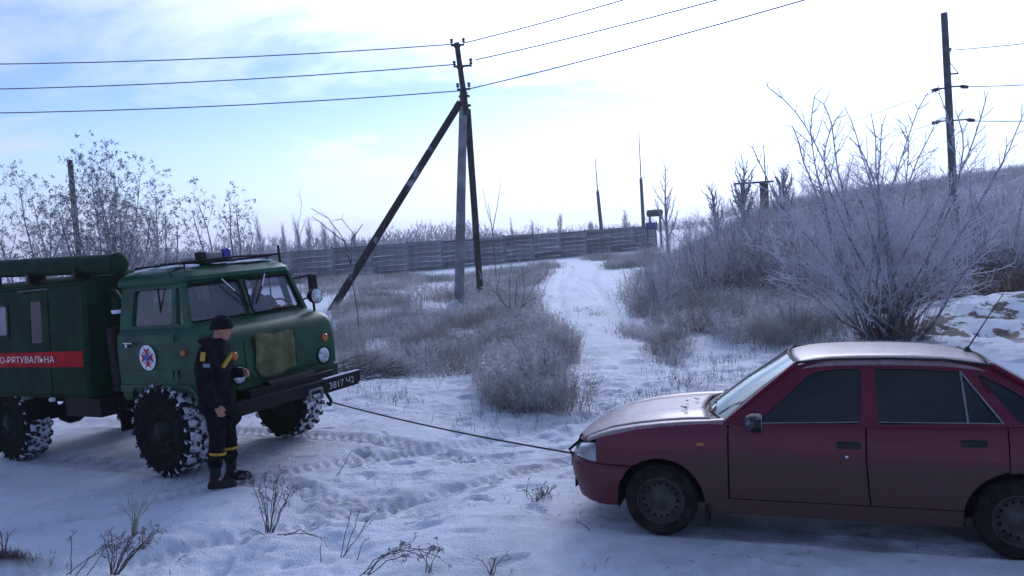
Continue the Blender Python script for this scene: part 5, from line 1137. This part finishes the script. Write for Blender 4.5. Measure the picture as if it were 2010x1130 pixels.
weeds('frosted_meadow', scatter(BACK, 22000, g, .45, 12, .36, 3.5), .25, .60, g, 'frosted meadow stretching back to the concrete fence', STRAW, 6, .009)
TRACK = gpoly([(1062, 545), (1150, 528), (1290, 508), (1300, 525), (1230, 527), (1120, 533)])
weeds('brown_grass', scatter(TRACK, 2500, g, .5, 14, .2, 2), .35, .65, g, 'band of browner grass above the far end of the snowy path', STRAW, 6, .010)
RGT = gpoly([(1212, 590), (1250, 540), (1330, 505), (1500, 490), (2040, 470), (2060, 575), (1880, 585), (1780, 640), (1660, 672), (1520, 692), (1420, 672), (1300, 650), (1262, 630)])
weeds('frosted_undergrowth', scatter(RGT, 20000, g, .45, 19, .30, 1.4), .3, .80, g, 'frosted undergrowth on the right below the thicket', STRAW, 9, .006)
RG2 = gpoly([(1225, 612), (1300, 590), (1420, 580), (1660, 585), (1680, 640), (1670, 676), (1560, 694), (1480, 692), (1400, 676), (1300, 648)])
weeds('frosted_tall_grass', scatter(RG2, 9000, g, .4, 25, .22, 1.2), .35, .75, g, 'tall pale frosted grass in front of the thicket right of the path', STRAW, 10, .006)
RUSTG = frost_mat('rusty_undergrowth', (.115, .058, .045), FROST, .42, .72, .75, .9)
for nm, pp, n in (('left of the big bush', [(1400, 560), (1470, 530), (1580, 535), (1600, 590), (1500, 605), (1410, 598)], 3800), ('near the right edge behind the snow bank', [(1850, 540), (2040, 520), (2050, 575), (1900, 582)], 3200)):
    weeds('rusty_undergrowth', scatter(gpoly(pp), n, g, .5, 47, .2, 1.2), .5, 1.15, g, 'rusty brown undergrowth ' + nm, RUSTG, 8, .007)
SLOPE = [(9, 30), (30, 33), (48, 50), (48, 66), (16, 60), (9, 44)]
weeds('slope_grass', scatter(SLOPE, 16000, g, .5, 23, .2, 4), .4, 1.0, g, 'frosted brush covering the slope behind the big bush', TWIG, 6, .012)
# sparse dry stalks on the open snow
OPEN = gpoly([(690, 745), (960, 745), (1000, 810), (1160, 812), (1240, 800), (1420, 760), (1560, 700), (1420, 680), (1290, 690), (1240, 770), (1150, 840), (860, 850), (700, 790)])
weeds('dry_stalks', scatter(OPEN, 420, g, .5, 31, .42, .9, keep=False), .06, .30, g, 'scattered dry stalks poking through the snow near the rope', STRAWD, 5, .004, spread=.35)
for pp, lab, n in (([(1285, 680), (1330, 672), (1345, 705), (1300, 712)], 'straw tuft beside the snowy path', 900), ([(1215, 640), (1300, 655), (1310, 672), (1230, 660)], 'straw tuft at the right edge of the snowy path', 700), ([(1138, 600), (1172, 603), (1180, 618), (1150, 616)], 'flattened straw in the middle of the snowy path', 160), ([(1030, 975), (1080, 970), (1085, 990), (1040, 992)], 'little twiggy tuft on the snow left of the red car', 26)):
    weeds('grass_tuft', scatter(gpoly(pp), n, g, .6, 5, .05, .6, .10 if n > 100 else .03, False), .12 if n > 400 else .05, .40 if n > 400 else .15, g, lab, STRAW if n > 100 else STRAWD, 7, .005, cat='grass tuft', kind=None, spread=.45)
weeds('grass_tuft', np.stack([g.normal(-4.47, .16, 420), g.normal(6.70, .035, 420)], 1), .04, .13, g, 'brown grass tuft on the clod of earth at the bottom left corner', RUSTG, 6, .003, cat='grass tuft', kind=None)
# litter on the snow: broken straw, bits of bark
def litter():
    n = 2600; x = g.uniform(-5, 5.5, n); y = g.uniform(5.6, 15, n); k = vnoise(x / 1.1, y / .8, 95) > .5; x, y = x[k], y[k]; n = len(x); z = H(x, y) + .008
    a = g.uniform(0, 6.28, n); L = g.uniform(.015, .07, n); c = np.stack([x, y, z], 1); d = np.stack([np.cos(a), np.sin(a), g.normal(.1, .25, n)], 1); s_ = np.stack([-np.sin(a), np.cos(a), np.full(n, .5)], 1)
    T = np.stack([c - d * L[:, None], c + d * L[:, None], c + s_ * .006], 1); tag(link('snow_litter', tri_mesh('snow_litter', T, g.uniform(0, .5, n)), STRAWD), 'bits of straw scattered over the trampled snow', 'litter', kind='stuff')
litter()
# bank behind the car
BANK = [(8.2, 17.6), (13.5, 17.6), (14, 20), (8, 20)]
weeds('bank_grass', scatter(BANK, 5200, g, .6, 41, .1, 1), .4, .85, g, 'brown dry grass along the top of the snow bank behind the car', frost_mat('brown_grass', (.15, .095, .07), FROST, .42, .7, .8, 1.3), 7, .006)

def shrub(px, py, hpx, wpx, label, seed, twig=TWIG, dense=1.0, y=None, rust=0):
    b = gpt(px, py) if y is None else Vector((dp(px, 480, y).x, y, h1(dp(px, 480, y).x, y)))
    Ht = hpx / FPX * b.y; wd = wpx / FPX * b.y / 2; G = Grow(seed); r = G.r
    P = [dict(seg=Ht / 9, wob=.10, up=.03, t0=.15, kids=1.7 * dense, ang=40, len=0, rad=.02, tip=.3, frost=.6, shrink=.5),
         dict(seg=Ht / 14, wob=.14, up=.04, t0=.15, kids=1.7 * dense, ang=46, len=Ht * .33, rad=.010, tip=.5, frost=1, shrink=.4),
         dict(seg=Ht / 20, wob=.2, up=.0, t0=.2, kids=.9, ang=50, len=Ht * .13, rad=.007, tip=.6, frost=1, shrink=.3),
         dict(seg=Ht / 24, wob=.2, len=Ht * .05, rad=.006, tip=.7, frost=1)]
    n = int(13 + 6 * dense)
    for i in range(n):
        G.fk = r.uniform(.45, 1.15); a = r.random() * 6.28; q = math.sqrt(r.random()); h = Ht * math.sqrt(max(.15, 1 - .75 * q * q)) * r.uniform(.75, 1)
        G.branch((math.cos(a) * q * wd * .35, math.sin(a) * q * wd * .35, -.05), Vector((math.cos(a) * q * wd * .75, math.sin(a) * q * wd * .6, h)), h, .018, 0, P)
    e = G.build('frosted_shrub', b, label, 'shrub', 'frosted shrubs right of the path', split=1, twig=twig, nm1='stems', nm2='twigs')
    if rust:
        gg = np.random.default_rng(seed); C = gg.normal(0, 1, (rust, 3)) * np.array([wd * .38, wd * .3, Ht * .14]) + np.array([0, 0, Ht * .25]); C[:, 2] = np.abs(C[:, 2]); T, f = clusters(C, 1, .02, .032, seed); o = link('leaves', tri_mesh('leaves', T, f), RUST, e); o['kind'] = 'stuff'
    return e
# more of the same thicket, too interwoven to count
def thicket():
    G = Grow(400); r = G.r
    poly = gpoly([(1235, 600), (1290, 545), (1380, 515), (1560, 500), (2060, 490), (2080, 575), (1900, 590), (1800, 620), (1640, 640), (1480, 650), (1320, 640)])
    pts = scatter(poly, 420, np.random.default_rng(9), .5, 55, .2, 1.5)
    P = [dict(seg=.22, wob=.12, up=.03, t0=.12, kids=2.1, ang=42, len=0, rad=.012, tip=.4, frost=.8, shrink=.45),
         dict(seg=.15, wob=.16, up=.02, t0=.15, kids=1.8, ang=48, len=.62, rad=.008, tip=.5, frost=1, shrink=.4),
         dict(seg=.11, wob=.2, up=.0, len=.24, rad=.0065, tip=.6, frost=1, shrink=.3)]
    for x, y in pts:
        z = h1(x, y); hh = r.uniform(.9, 1.7) * (1 + .5 * float(sstep(20, 34, y)))
        G.fk = r.uniform(.35, 1.15); G.branch((x, y, z - .03), (r.gauss(0, .3), r.gauss(0, .3), 1), hh, .013, 0, P)
    A = np.array(G.segs); tag(link('frosted_thicket', seg_mesh('frosted_thicket', A[:, :9]), TWIG), 'interwoven frosted thicket filling the right side behind the bush', 'thicket', kind='stuff')
thicket()
shrub(1300, 612, 130, 150, 'frosted shrub closest to the snowy path', 101)
shrub(1390, 590, 165, 190, 'frosted shrub second from the snowy path', 102)
shrub(1500, 585, 200, 170, 'frosted shrub with rusty leaves left of the big bush', 103, rust=2600)
shrub(1590, 600, 180, 160, 'frosted shrub with rusty leaves half hidden behind the big bush stems', 104, rust=1800)
shrub(1350, 560, 130, 150, 'pale frosted shrub behind the two nearest the path', 105)
shrub(1450, 550, 160, 170, 'tall pale frosted shrub below the two-legged frame', 106)
shrub(1660, 560, 190, 190, 'frosted shrub straight behind the big bush', 107)
shrub(1780, 555, 190, 200, 'frosted shrub below the tall right pole', 108)
shrub(1890, 560, 210, 200, 'frosted shrub with rusty leaves near the right edge', 109, rust=1500)
shrub(1985, 565, 240, 190, 'frosted shrub at the right edge of the picture', 110)
shrub(1430, 660, 75, 200, 'low frosted shrub in front of the thicket toward the path', 111)
shrub(1560, 672, 85, 190, 'low frosted shrub in front of the thicket near the car windscreen', 112)
shrub(760, 660, 55, 110, 'low frosted shrub behind the truck bumper', 113, dense=.8)
shrub(1060, 770, 110, 150, 'low frosted shrub at the near corner of the grass patch', 114, dense=.8)
shrub(840, 720, 70, 150, 'low frosted shrub in the middle of the grass patch', 115, dense=.8)

# brushwood under the bumper of the truck
def brush():
    b = gpt(690, 742); G = Grow(130); r = G.r
    for i in range(210):
        p = Vector((r.uniform(-.9, .9), r.uniform(-.6, .9), r.uniform(0.0, .16))); a = r.gauss(.15, .6); d = Vector((math.cos(a), math.sin(a) * .6, r.uniform(-.1, .22))).normalized(); L = r.uniform(.2, .7)
        for j in range(3):
            d = (d + G.rv() * .14).normalized(); q = p + d * L / 3; G.segs.append((*p, *q, .006, .005, .3, 0)); p = q
    e = empty('brushwood', b, label='tangle of thin dark branches on the snow beside the truck bumper', cat='brushwood'); o = link('branches', seg_mesh('branches', np.array(G.segs)[:, :9]), BARKD, e); o['kind'] = 'stuff'
brush()
# --- foreground weeds, each a plant of its own
def weed(px, py, stems, label, seed, heads=True, mt=STRAWD, spur=.5, hr=.009):
    b = gpt(px, py); G = Grow(seed); r = G.r; hp = []
    P = [None, None, dict(seg=.03, wob=.15, up=.05, len=.1, rad=.0022, tip=.7, frost=.8, t0=.4, kids=.7, ang=45), dict(seg=.02, wob=.15, len=.04, rad=.002, tip=.7, frost=.8)]
    for path in stems:
        dy = r.uniform(-.12, .12); pts = [dp(x, y, b.y + dy * (i > 0)) - b for i, (x, y) in enumerate(path)]; fine = []
        for a, c in zip(pts[:-1], pts[1:]):
            n = max(2, int((c - a).length / .05))
            for i in range(n): fine.append(a.lerp(c, i / n) + G.rv() * .006)
        fine.append(pts[-1]); N = len(fine)
        for i, (a, c) in enumerate(zip(fine[:-1], fine[1:])):
            t = i / N; G.segs.append((*a, *c, .0042 * (1 - .5 * t), .0042 * (1 - .5 * (t + 1 / N)), .3, 0))
            if t > .3 and r.random() < spur:
                d = (c - a).normalized(); o = d.orthogonal().normalized(); o.rotate(Matrix.Rotation(r.random() * 6.28, 3, d)); G.branch(c, d * .75 + o * .6, r.uniform(.03, .12) , .0024, 2, P)
        hp.append(tuple(fine[-1]))
    hp += [tuple(p) for p, d, lev in G.tips]
    e = G.build('dry_weed', b, label, 'weed', 'dry weeds in the foreground snow', split=1, bark=mt, twig=mt, nm1='stalks', nm2='side_shoots')
    if heads: T, f = clusters(hp, 7, .006, hr, seed); o = link('seed_heads', tri_mesh('seed_heads', T, f * .5), SEED, e); o['kind'] = 'stuff'
def fan(px, py, n, h, spread, seed, lean=0, curve=0):
    r = random.Random(seed); out = []
    for i in range(n):
        u = (i + .5) / n * 2 - 1 + r.uniform(-.2, .2); hh = h * r.uniform(.6, 1) ; dx = u * spread + lean
        out.append([(px + u * spread * .15, py), (px + dx * .45 + u * curve, py - hh * .5), (px + dx, py - hh)])
    return out
weed(530, 1045, fan(530, 1045, 13, 120, 48, 1, 8), 'bushy dry weed with seed heads below the standing person', 201, spur=.75)
weed(262, 1052, fan(262, 1052, 9, 88, 32, 2, 8, -8), 'upright brush-like dry weed at lower left', 202, heads=False, mt=STRAW, spur=.9)
weed(225, 1128, fan(225, 1128, 17, 92, 55, 3, 35), 'dense leaning dry weed at the bottom left edge', 203, mt=STRAWD, spur=.9)
weed(160, 1128, [[(150, 1128), (190, 1080), (240, 1050)], [(140, 1128), (138, 1080), (140, 1052)], [(170, 1128), (210, 1075), (245, 1062)], [(130, 1128), (175, 1095), (215, 1070)]], 'slanting thin weed left of the dense one at the bottom', 204, spur=.9)
weed(672, 1095, [[(668, 1095), (680, 1040), (688, 1005)], [(674, 1095), (692, 1045), (706, 1004)], [(676, 1090), (705, 1050), (728, 1012)], [(700, 1105), (706, 1080), (714, 1062)]], 'thin dry weed with dark heads left of the bottom centre', 205)
weed(720, 1128, [[(720, 1128), (745, 1095), (800, 1075), (850, 1080)], [(722, 1128), (750, 1090), (820, 1078), (860, 1092)], [(725, 1128), (760, 1100), (810, 1085)], [(715, 1128), (735, 1100), (780, 1078), (830, 1090), (845, 1120)], [(840, 1130), (850, 1100), (862, 1078)], [(835, 1130), (838, 1095), (845, 1072)], [(705, 1130), (760, 1090), (795, 1072)]], 'arching dry weed with many seed heads at the bottom centre', 206, spur=.9, hr=.011)
weed(965, 1128, fan(965, 1128, 5, 42, 26, 7, 4), 'short dry weed cut by the bottom edge right of centre', 207)
weed(1048, 988, [[(1052, 985), (1075, 968), (1090, 953)], [(1046, 988), (1040, 970), (1034, 962)], [(1050, 988), (1060, 975), (1068, 970)]], 'small twig standing in the snow before the car bumper', 208)
weed(1158, 1046, [[(1165, 1046), (1148, 1032), (1130, 1018)], [(1150, 1048), (1160, 1042), (1170, 1046)]], 'tiny broken twig on the snow before the front wheel of the car', 209, heads=False)
weed(665, 930, [[(665, 930), (678, 908), (690, 884)], [(660, 932), (668, 926)]], 'thin bent twig on the snow right of the standing person', 210, heads=False, spur=.1)
weed(630, 1105, [[(630, 1105), (629, 1088), (630, 1070)]], 'short single stalk between two weeds at the bottom', 211, heads=False, spur=.3)
weed(8, 1090, fan(8, 1095, 6, 60, 14, 9), 'thin stalks on the brown clod at the bottom left corner', 212, heads=False, spur=.2)
weed(600, 1058, [[(545, 1048), (600, 1048), (640, 1056)], [(560, 1050), (590, 1040), (620, 1052), (638, 1062)], [(520, 1050), (500, 1040), (490, 1036)]], 'flattened stalks lying right of the bushy weed', 213, heads=False, spur=.5)

# ------------------------------------------------------------------ people
SKIN = mat('skin', (.36, .17, .125), .55, var=.12, vs=14)
NAVY = mat('dark_navy_cloth', (.007, .006, .011), .95, var=.35, vs=9, bump=.3, bs=16, spec=.1)
BEAN = mat('black_knit', (.008, .008, .014), .95, var=.3, vs=30, bump=.5, bs=60, spec=.15)
BOOT = mat('black_leather', (.004, .004, .005), .6, var=.3, vs=12, bump=.2)
YELL = mat('yellow_stripe', (.45, .25, .025), .5, var=.1)
PATCH = mat('grey_blue_patch', (.18, .22, .28), .6, var=.2, vs=40)
def ball(m, c, r, n=14, k=8):
    c = Vector(c); r = r if isinstance(r, (tuple, list)) else (r, r, r)
    m.loft([[c + Vector((r[0] * math.sin(t) * math.cos(a), r[1] * math.sin(t) * math.sin(a), r[2] * math.cos(t))) for a in [i / n * 2 * math.pi for i in range(n)]] for t in [max(.05, min(math.pi - .05, j / k * math.pi)) for j in range(k + 1)]])
def limb(m, pts, rs, n=12):
    pts = [Vector(p) for p in pts]
    P, Q = [], []
    for i in range(len(pts) - 1):
        for k in range(4): t = k / 4; P.append(pts[i].lerp(pts[i + 1], t)); Q.append(lerp(rs[i], rs[i + 1], t))
    P.append(pts[-1]); Q.append(rs[-1]); m.tube(P, Q, n)
    for p, r in zip(pts, rs): ball(m, p, r * .985, 12, 8)
def torso(m, lv, n=20): m.loft([[(cx + rx * math.cos(a), cy + ry * math.sin(a), z) for a in [i / n * 2 * math.pi for i in range(n)]] for z, cx, cy, rx, ry in lv])
def skin_over(m, name, mt, parent, vox=.012, sm=6, fold=0):
    me = bpy.data.meshes.new(name); me.from_pydata(m.v, [], m.f); bm = bmesh.new(); bm.from_mesh(me); bmesh.ops.recalc_face_normals(bm, faces=bm.faces); bm.to_mesh(me); bm.free()
    o = bpy.data.objects.new(name, me); COL.objects.link(o); r = o.modifiers.new('r', 'REMESH'); r.mode = 'VOXEL'; r.voxel_size = vox
    s = o.modifiers.new('s', 'SMOOTH'); s.factor = .5; s.iterations = sm
    dg = bpy.context.evaluated_depsgraph_get(); me2 = bpy.data.meshes.new_from_object(o.evaluated_get(dg)); bpy.data.objects.remove(o); me2.name = name
    if fold:          # creases in the cloth
        co = np.empty(len(me2.vertices) * 3); me2.vertices.foreach_get('co', co); co = co.reshape(-1, 3); no = np.array([tuple(v.normal) for v in me2.vertices])
        w = fbm(co[:, 0] / .09 + co[:, 1] / .07, co[:, 2] / .055 + co[:, 0] / .2, 3, 3) + .6 * fbm(co[:, 2] / .12 + 9, co[:, 1] / .05 - co[:, 0] / .05, 2, 8); me2.vertices.foreach_set('co', (co + no * (w * fold)[:, None]).ravel()); me2.update()
    me2.polygons.foreach_set('use_smooth', [True] * len(me2.polygons)); return link(name, me2, mt, parent)
def hand(m, w, d, up, side):       # w wrist, d hand direction, up = back of the hand, side = thumb side
    w, d, up, side = Vector(w), Vector(d).normalized(), Vector(up).normalized(), Vector(side).normalized()
    pc = w + d * .05; m.loft([[w + d * t + side * (.036 * q * math.cos(a)) + up * (.015 * q * math.sin(a)) for a in [i / 12 * 2 * math.pi for i in range(12)]] for t, q in ((0, .75), (.03, 1), (.07, 1.1), (.095, .9))])
    for k, L in enumerate((.070, .080, .074, .058)):
        b = w + d * .085 + side * (.029 - .0195 * k); c1 = b + d * L * .5 - up * .012; c2 = c1 + (d * .55 - up * .75).normalized() * L * .42; c3 = c2 + (d * .0 - up).normalized() * L * .22; limb(m, [b, c1, c2, c3], [.0095, .009, .0085, .0075], 8)
    b = w + d * .03 + side * .028; limb(m, [b, b + d * .03 + side * .024 - up * .008, b + d * .062 + side * .022 - up * .024], [.012, .0105, .009], 8)
def head(m, c, f, tilt=0):         # f: facing as a rotation matrix
    c = Vector(c)
    def P(x, y, z): return c + f @ Vector((x, y, z))
    def el(x, y, z, a, b, d, n=16, k=10): m.loft([[P(x + a * math.sin(t) * math.cos(q), y + b * math.sin(t) * math.sin(q), z + d * math.cos(t)) for q in [i / n * 2 * math.pi for i in range(n)]] for t in [max(.06, min(math.pi - .06, j / k * math.pi)) for j in range(k + 1)]])
    el(-.005, 0, .03, .098, .078, .095); el(.022, 0, -.045, .070, .060, .075); el(.055, 0, -.085, .035, .036, .030)
    el(.098, 0, -.008, .022, .016, .034); el(.085, 0, .030, .022, .050, .016); el(.083, 0, -.055, .018, .026, .014)
    for s in (-1, 1): el(-.01, s * .080, -.005, .024, .010, .034); el(.066, s * .040, -.03, .024, .022, .024)
def band(m, a, b, t0, t1, r, ang0=0, ang1=2 * math.pi, n=16, ref=(1, 0, 0), th=.004):
    a, b = Vector(a), Vector(b); d = (b - a).normalized(); u = (Vector(ref) - d * d.dot(Vector(ref))).normalized(); w = d.cross(u); rows = []
    for t, rr in ((t0, r - .006), (t0, r + th), (t1, r + th), (t1, r - .006)):
        rows.append([a.lerp(b, t) + (u * math.cos(q) + w * math.sin(q)) * rr for q in [lerp(ang0, ang1, i / n) for i in range(n + 1)]])
    m.grid(rows)
def stander():
    x, y = -3.245, 8.60; e = empty('person', (x, y, h1(x, y) + .005), (0, 0, .06), 'person in dark uniform with yellow stripes and black knit cap standing beside the truck', 'person')
    SR, ER, WR = (.03, -.205, 1.455), (-.005, -.285, 1.16), (.105, -.275, .915)
    SL, EL_, WL = (.05, .205, 1.455), (.08, .285, 1.17), (.275, .15, 1.165)
    HR, KR, AR = (.02, -.10, .93), (.035, -.115, .50), (-.02, -.125, .10)
    HL, KL, AL = (.03, .10, .93), (.085, .11, .50), (.07, .14, .10)
    hc = Vector((.145, .0, 1.675)); F = Euler((0, .22, .22)).to_matrix()
    m = MB(); head(m, hc, F); limb(m, [(.05, 0, 1.42), (.085, 0, 1.52), (.115, 0, 1.62)], [.07, .058, .056])
    torso(m, [(.88, .02, 0, .11, .15), (1.05, .02, 0, .10, .14), (1.3, .03, 0, .12, .17), (1.45, .045, 0, .10, .16), (1.50, .06, 0, .06, .08)])
    for S, E, Wp in ((SR, ER, WR), (SL, EL_, WL)): limb(m, [S, E, Wp], [.052, .040, .029])
    for h, k, a in ((HR, KR, AR), (HL, KL, AL)): limb(m, [h, k, a], [.08, .055, .04])
    for a in (AR, AL): limb(m, [a, (a[0] + .1, a[1], .05), (a[0] + .15, a[1], .045)], [.04, .035, .03])
    hand(m, WR, (.28, .10, -.95), (.25, -1, 0), (1, .2, .25)); hand(m, WL, (.75, -.6, .12), (.5, .6, .55), (-.2, .1, 1))
    body = skin_over(m, 'body', SKIN, e, .0075, 3)
    m = MB()          # eyes and brows are too small to see; the cap covers brow and ears
    rows = []
    for t, rr in ((-.012, 1.0), (.002, 1.06), (.03, 1.05), (.065, 1.0), (.095, .86), (.118, .62), (.132, .34), (.137, .05)):
        rows.append([hc + F @ Vector((-.006 + .106 * rr * math.cos(q), .087 * rr * math.sin(q), .012 + t + .03 * math.cos(q) * (1 if t < .03 else 0) * .8)) for q in [i / 28 * 2 * math.pi for i in range(28)]])
    m.loft(rows, cap0=False); o = m.build('knit_cap', BEAN, e, ang=60)
    m = MB(); rows = []
    for t, rr in ((-.016, 1.06), (-.012, 1.12), (.026, 1.12), (.030, 1.05)): rows.append([hc + F @ Vector((-.006 + .106 * rr * math.cos(q), .087 * rr * math.sin(q), .012 + t + .024 * math.cos(q))) for q in [i / 28 * 2 * math.pi for i in range(28)]])
    m.grid(rows, closeu=True); m.build('cap_cuff', BEAN, o, ang=50)
    m = MB()
    torso(m, [(.80, .015, 0, .165, .19), (.83, .018, 0, .178, .20), (.95, .02, 0, .182, .205), (1.08, .012, 0, .175, .20), (1.20, .010, 0, .182, .21), (1.34, .022, 0, .180, .21), (1.44, .035, 0, .150, .20), (1.50, .06, 0, .11, .14), (1.545, .075, 0, .092, .10), (1.585, .085, 0, .085, .09)])
    limb(m, [SR, (.01, -.25, 1.31), ER, (.05, -.285, 1.03), (.098, -.277, .93)], [.094, .082, .076, .066, .056]); limb(m, [SL, (.06, .25, 1.31), EL_, (.16, .22, 1.16), (.265, .155, 1.162)], [.094, .082, .076, .066, .056])
    for a, b in (((.02, -.19, 1.38), .1), ((.02, .19, 1.38), .1)): ball(m, a, b)
    ball(m, (-.02, -.0, 1.56), (.085, .11, .045)); ball(m, (.06, -.10, 1.00), (.10, .09, .13)); ball(m, (.03, -.21, 1.18), (.04, .03, .05))
    jk = skin_over(m, 'jacket', NAVY, e, .011, 4, .028)
    m = MB()
    torso(m, [(.76, .02, 0, .13, .175), (.90, .02, 0, .14, .18), (1.0, .02, 0, .13, .17)])
    limb(m, [HR, (.03, -.11, .72), KR, (.0, -.12, .36), (-.015, -.125, .27)], [.115, .10, .085, .080, .078]); limb(m, [HL, (.06, .105, .72), KL, (.075, .125, .36), (.07, .135, .27)], [.115, .10, .085, .080, .078])
    tr = skin_over(m, 'trousers', NAVY, e, .011, 3, .026)
    for a, k, n_ in ((AR, KR, 'boot'), (AL, KL, 'boot')):
        m = MB(); ax, ay = a[0], a[1]; limb(m, [(ax + .005, ay, .30), (ax, ay, .16), (ax - .01, ay, .085)], [.068, .058, .056]); limb(m, [(ax - .035, ay, .055), (ax + .08, ay, .055), (ax + .17, ay - .005, .045)], [.048, .050, .042])
        m.box((ax + .065, ay, .018), (.29, .095, .034)); m.box((ax - .04, ay, .03), (.09, .085, .05)); skin_over(m, n_, BOOT, e, .009, 3)
    # stripes and patches sit on the cloth
    m = MB(); band(m, KR, AR, .28, .345, .088); m.build('leg_stripe', YELL, tr)
    m = MB(); band(m, KL, AL, .28, .345, .088); m.build('leg_stripe', YELL, tr)
    m = MB(); band(m, SR, ER, .02, .32, .093, 1.35, 1.85, 8, (1, 0, 0), .006); m.build('sleeve_stripe', YELL, jk)
    m = MB(); band(m, SR, ER, .40, .52, .085, .75, 1.5, 8, (1, 0, 0), .006); m.build('sleeve_patch', PATCH, jk)
    m = MB(); m.box((.196, -.105, 1.335), (.03, .155, .036), Euler((.75, .1, -.55)).to_matrix()); m.build('chest_stripe', YELL, jk, bevel=.003)
    m = MB(); m.box((.200, .06, 1.38), (.02, .12, .036), Euler((-.2, .1, .25)).to_matrix()); m.build('chest_stripe', YELL, jk, bevel=.003)
stander()
def driver():
    Mx = Matrix.Translation((TRK['x'], TRK['y'], TRK['z'])) @ Euler((TRK['rl'], -TRK['pt'], TRK['hd'])).to_matrix().to_4x4()
    o = Mx @ Vector((-.06, .60, 1.42)); e = empty('person', o, (0, -TRK['pt'], TRK['hd']), 'driver in dark clothes sitting behind the windscreen of the truck', 'person')
    m = MB(); hc = Vector((.05, 0, .68)); head(m, hc, Euler((0, .05, -.2)).to_matrix()); limb(m, [(0, 0, .42), (.02, 0, .58)], [.06, .055]); torso(m, [(-.02, -.02, 0, .11, .16), (.2, -.03, 0, .10, .15), (.42, -.01, 0, .10, .17), (.48, 0, 0, .06, .09)])
    for s in (-1, 1):
        limb(m, [(0, s * .19, .44), (.10, s * .26, .20), (.40, s * .14, .33)], [.05, .04, .03]); hand(m, (.40, s * .14, .33), (.9, 0, .3), (0, s, .6), (0, -s, .6)); limb(m, [(0, s * .10, .0), (.40, s * .12, .02), (.48, s * .12, -.35)], [.075, .055, .04]); limb(m, [(.48, s * .12, -.35), (.6, s * .12, -.38)], [.04, .035])
    skin_over(m, 'body', SKIN, e, .010, 3)
    m = MB(); torso(m, [(-.05, -.02, 0, .15, .19), (.15, -.03, 0, .145, .19), (.35, -.02, 0, .14, .20), (.45, 0, 0, .11, .16), (.53, .01, 0, .075, .085)])
    for s in (-1, 1): limb(m, [(0, s * .20, .42), (.10, s * .27, .20), (.36, s * .155, .31)], [.085, .07, .05])
    skin_over(m, 'jacket', mat('driver_jacket', (.028, .028, .035), .9), e, .014, 4)
    m = MB()
    for s in (-1, 1): limb(m, [(0, s * .10, .0), (.40, s * .12, .02), (.46, s * .12, -.25)], [.10, .08, .065])
    skin_over(m, 'trousers', NAVY, e, .014, 4)
    m = MB(); rows = []
    for t, rr in ((-.0, 1.08), (.03, 1.1), (.07, 1.02), (.10, .8), (.125, .4), (.13, .05)): rows.append([hc + Vector((-.006 + .104 * rr * math.cos(q), .084 * rr * math.sin(q), .012 + t)) for q in [i / 20 * 2 * math.pi for i in range(20)]])
    m.loft(rows, cap0=False); m.build('cap', BEAN, e, ang=60)
driver()

# ------------------------------------------------------------------ frosty haze
def haze():
    m = bpy.data.materials.new('haze'); m.use_nodes = True; nt = m.node_tree; nt.nodes.clear()
    v = nt.nodes.new('ShaderNodeVolumePrincipled'); v.inputs['Color'].default_value = (.95, .97, 1.0, 1); v.inputs['Density'].default_value = HAZE; v.inputs['Anisotropy'].default_value = .35
    o = nt.nodes.new('ShaderNodeOutputMaterial'); nt.links.new(v.outputs[0], o.inputs['Volume'])
    b = MB(); b.box((0, 325, 5.5), (1300, 800, 18)); ob = b.build('haze', m, ang=0); tag(ob, 'thin frosty haze over the whole place', 'haze', kind='stuff')
HAZE = .0009
haze()
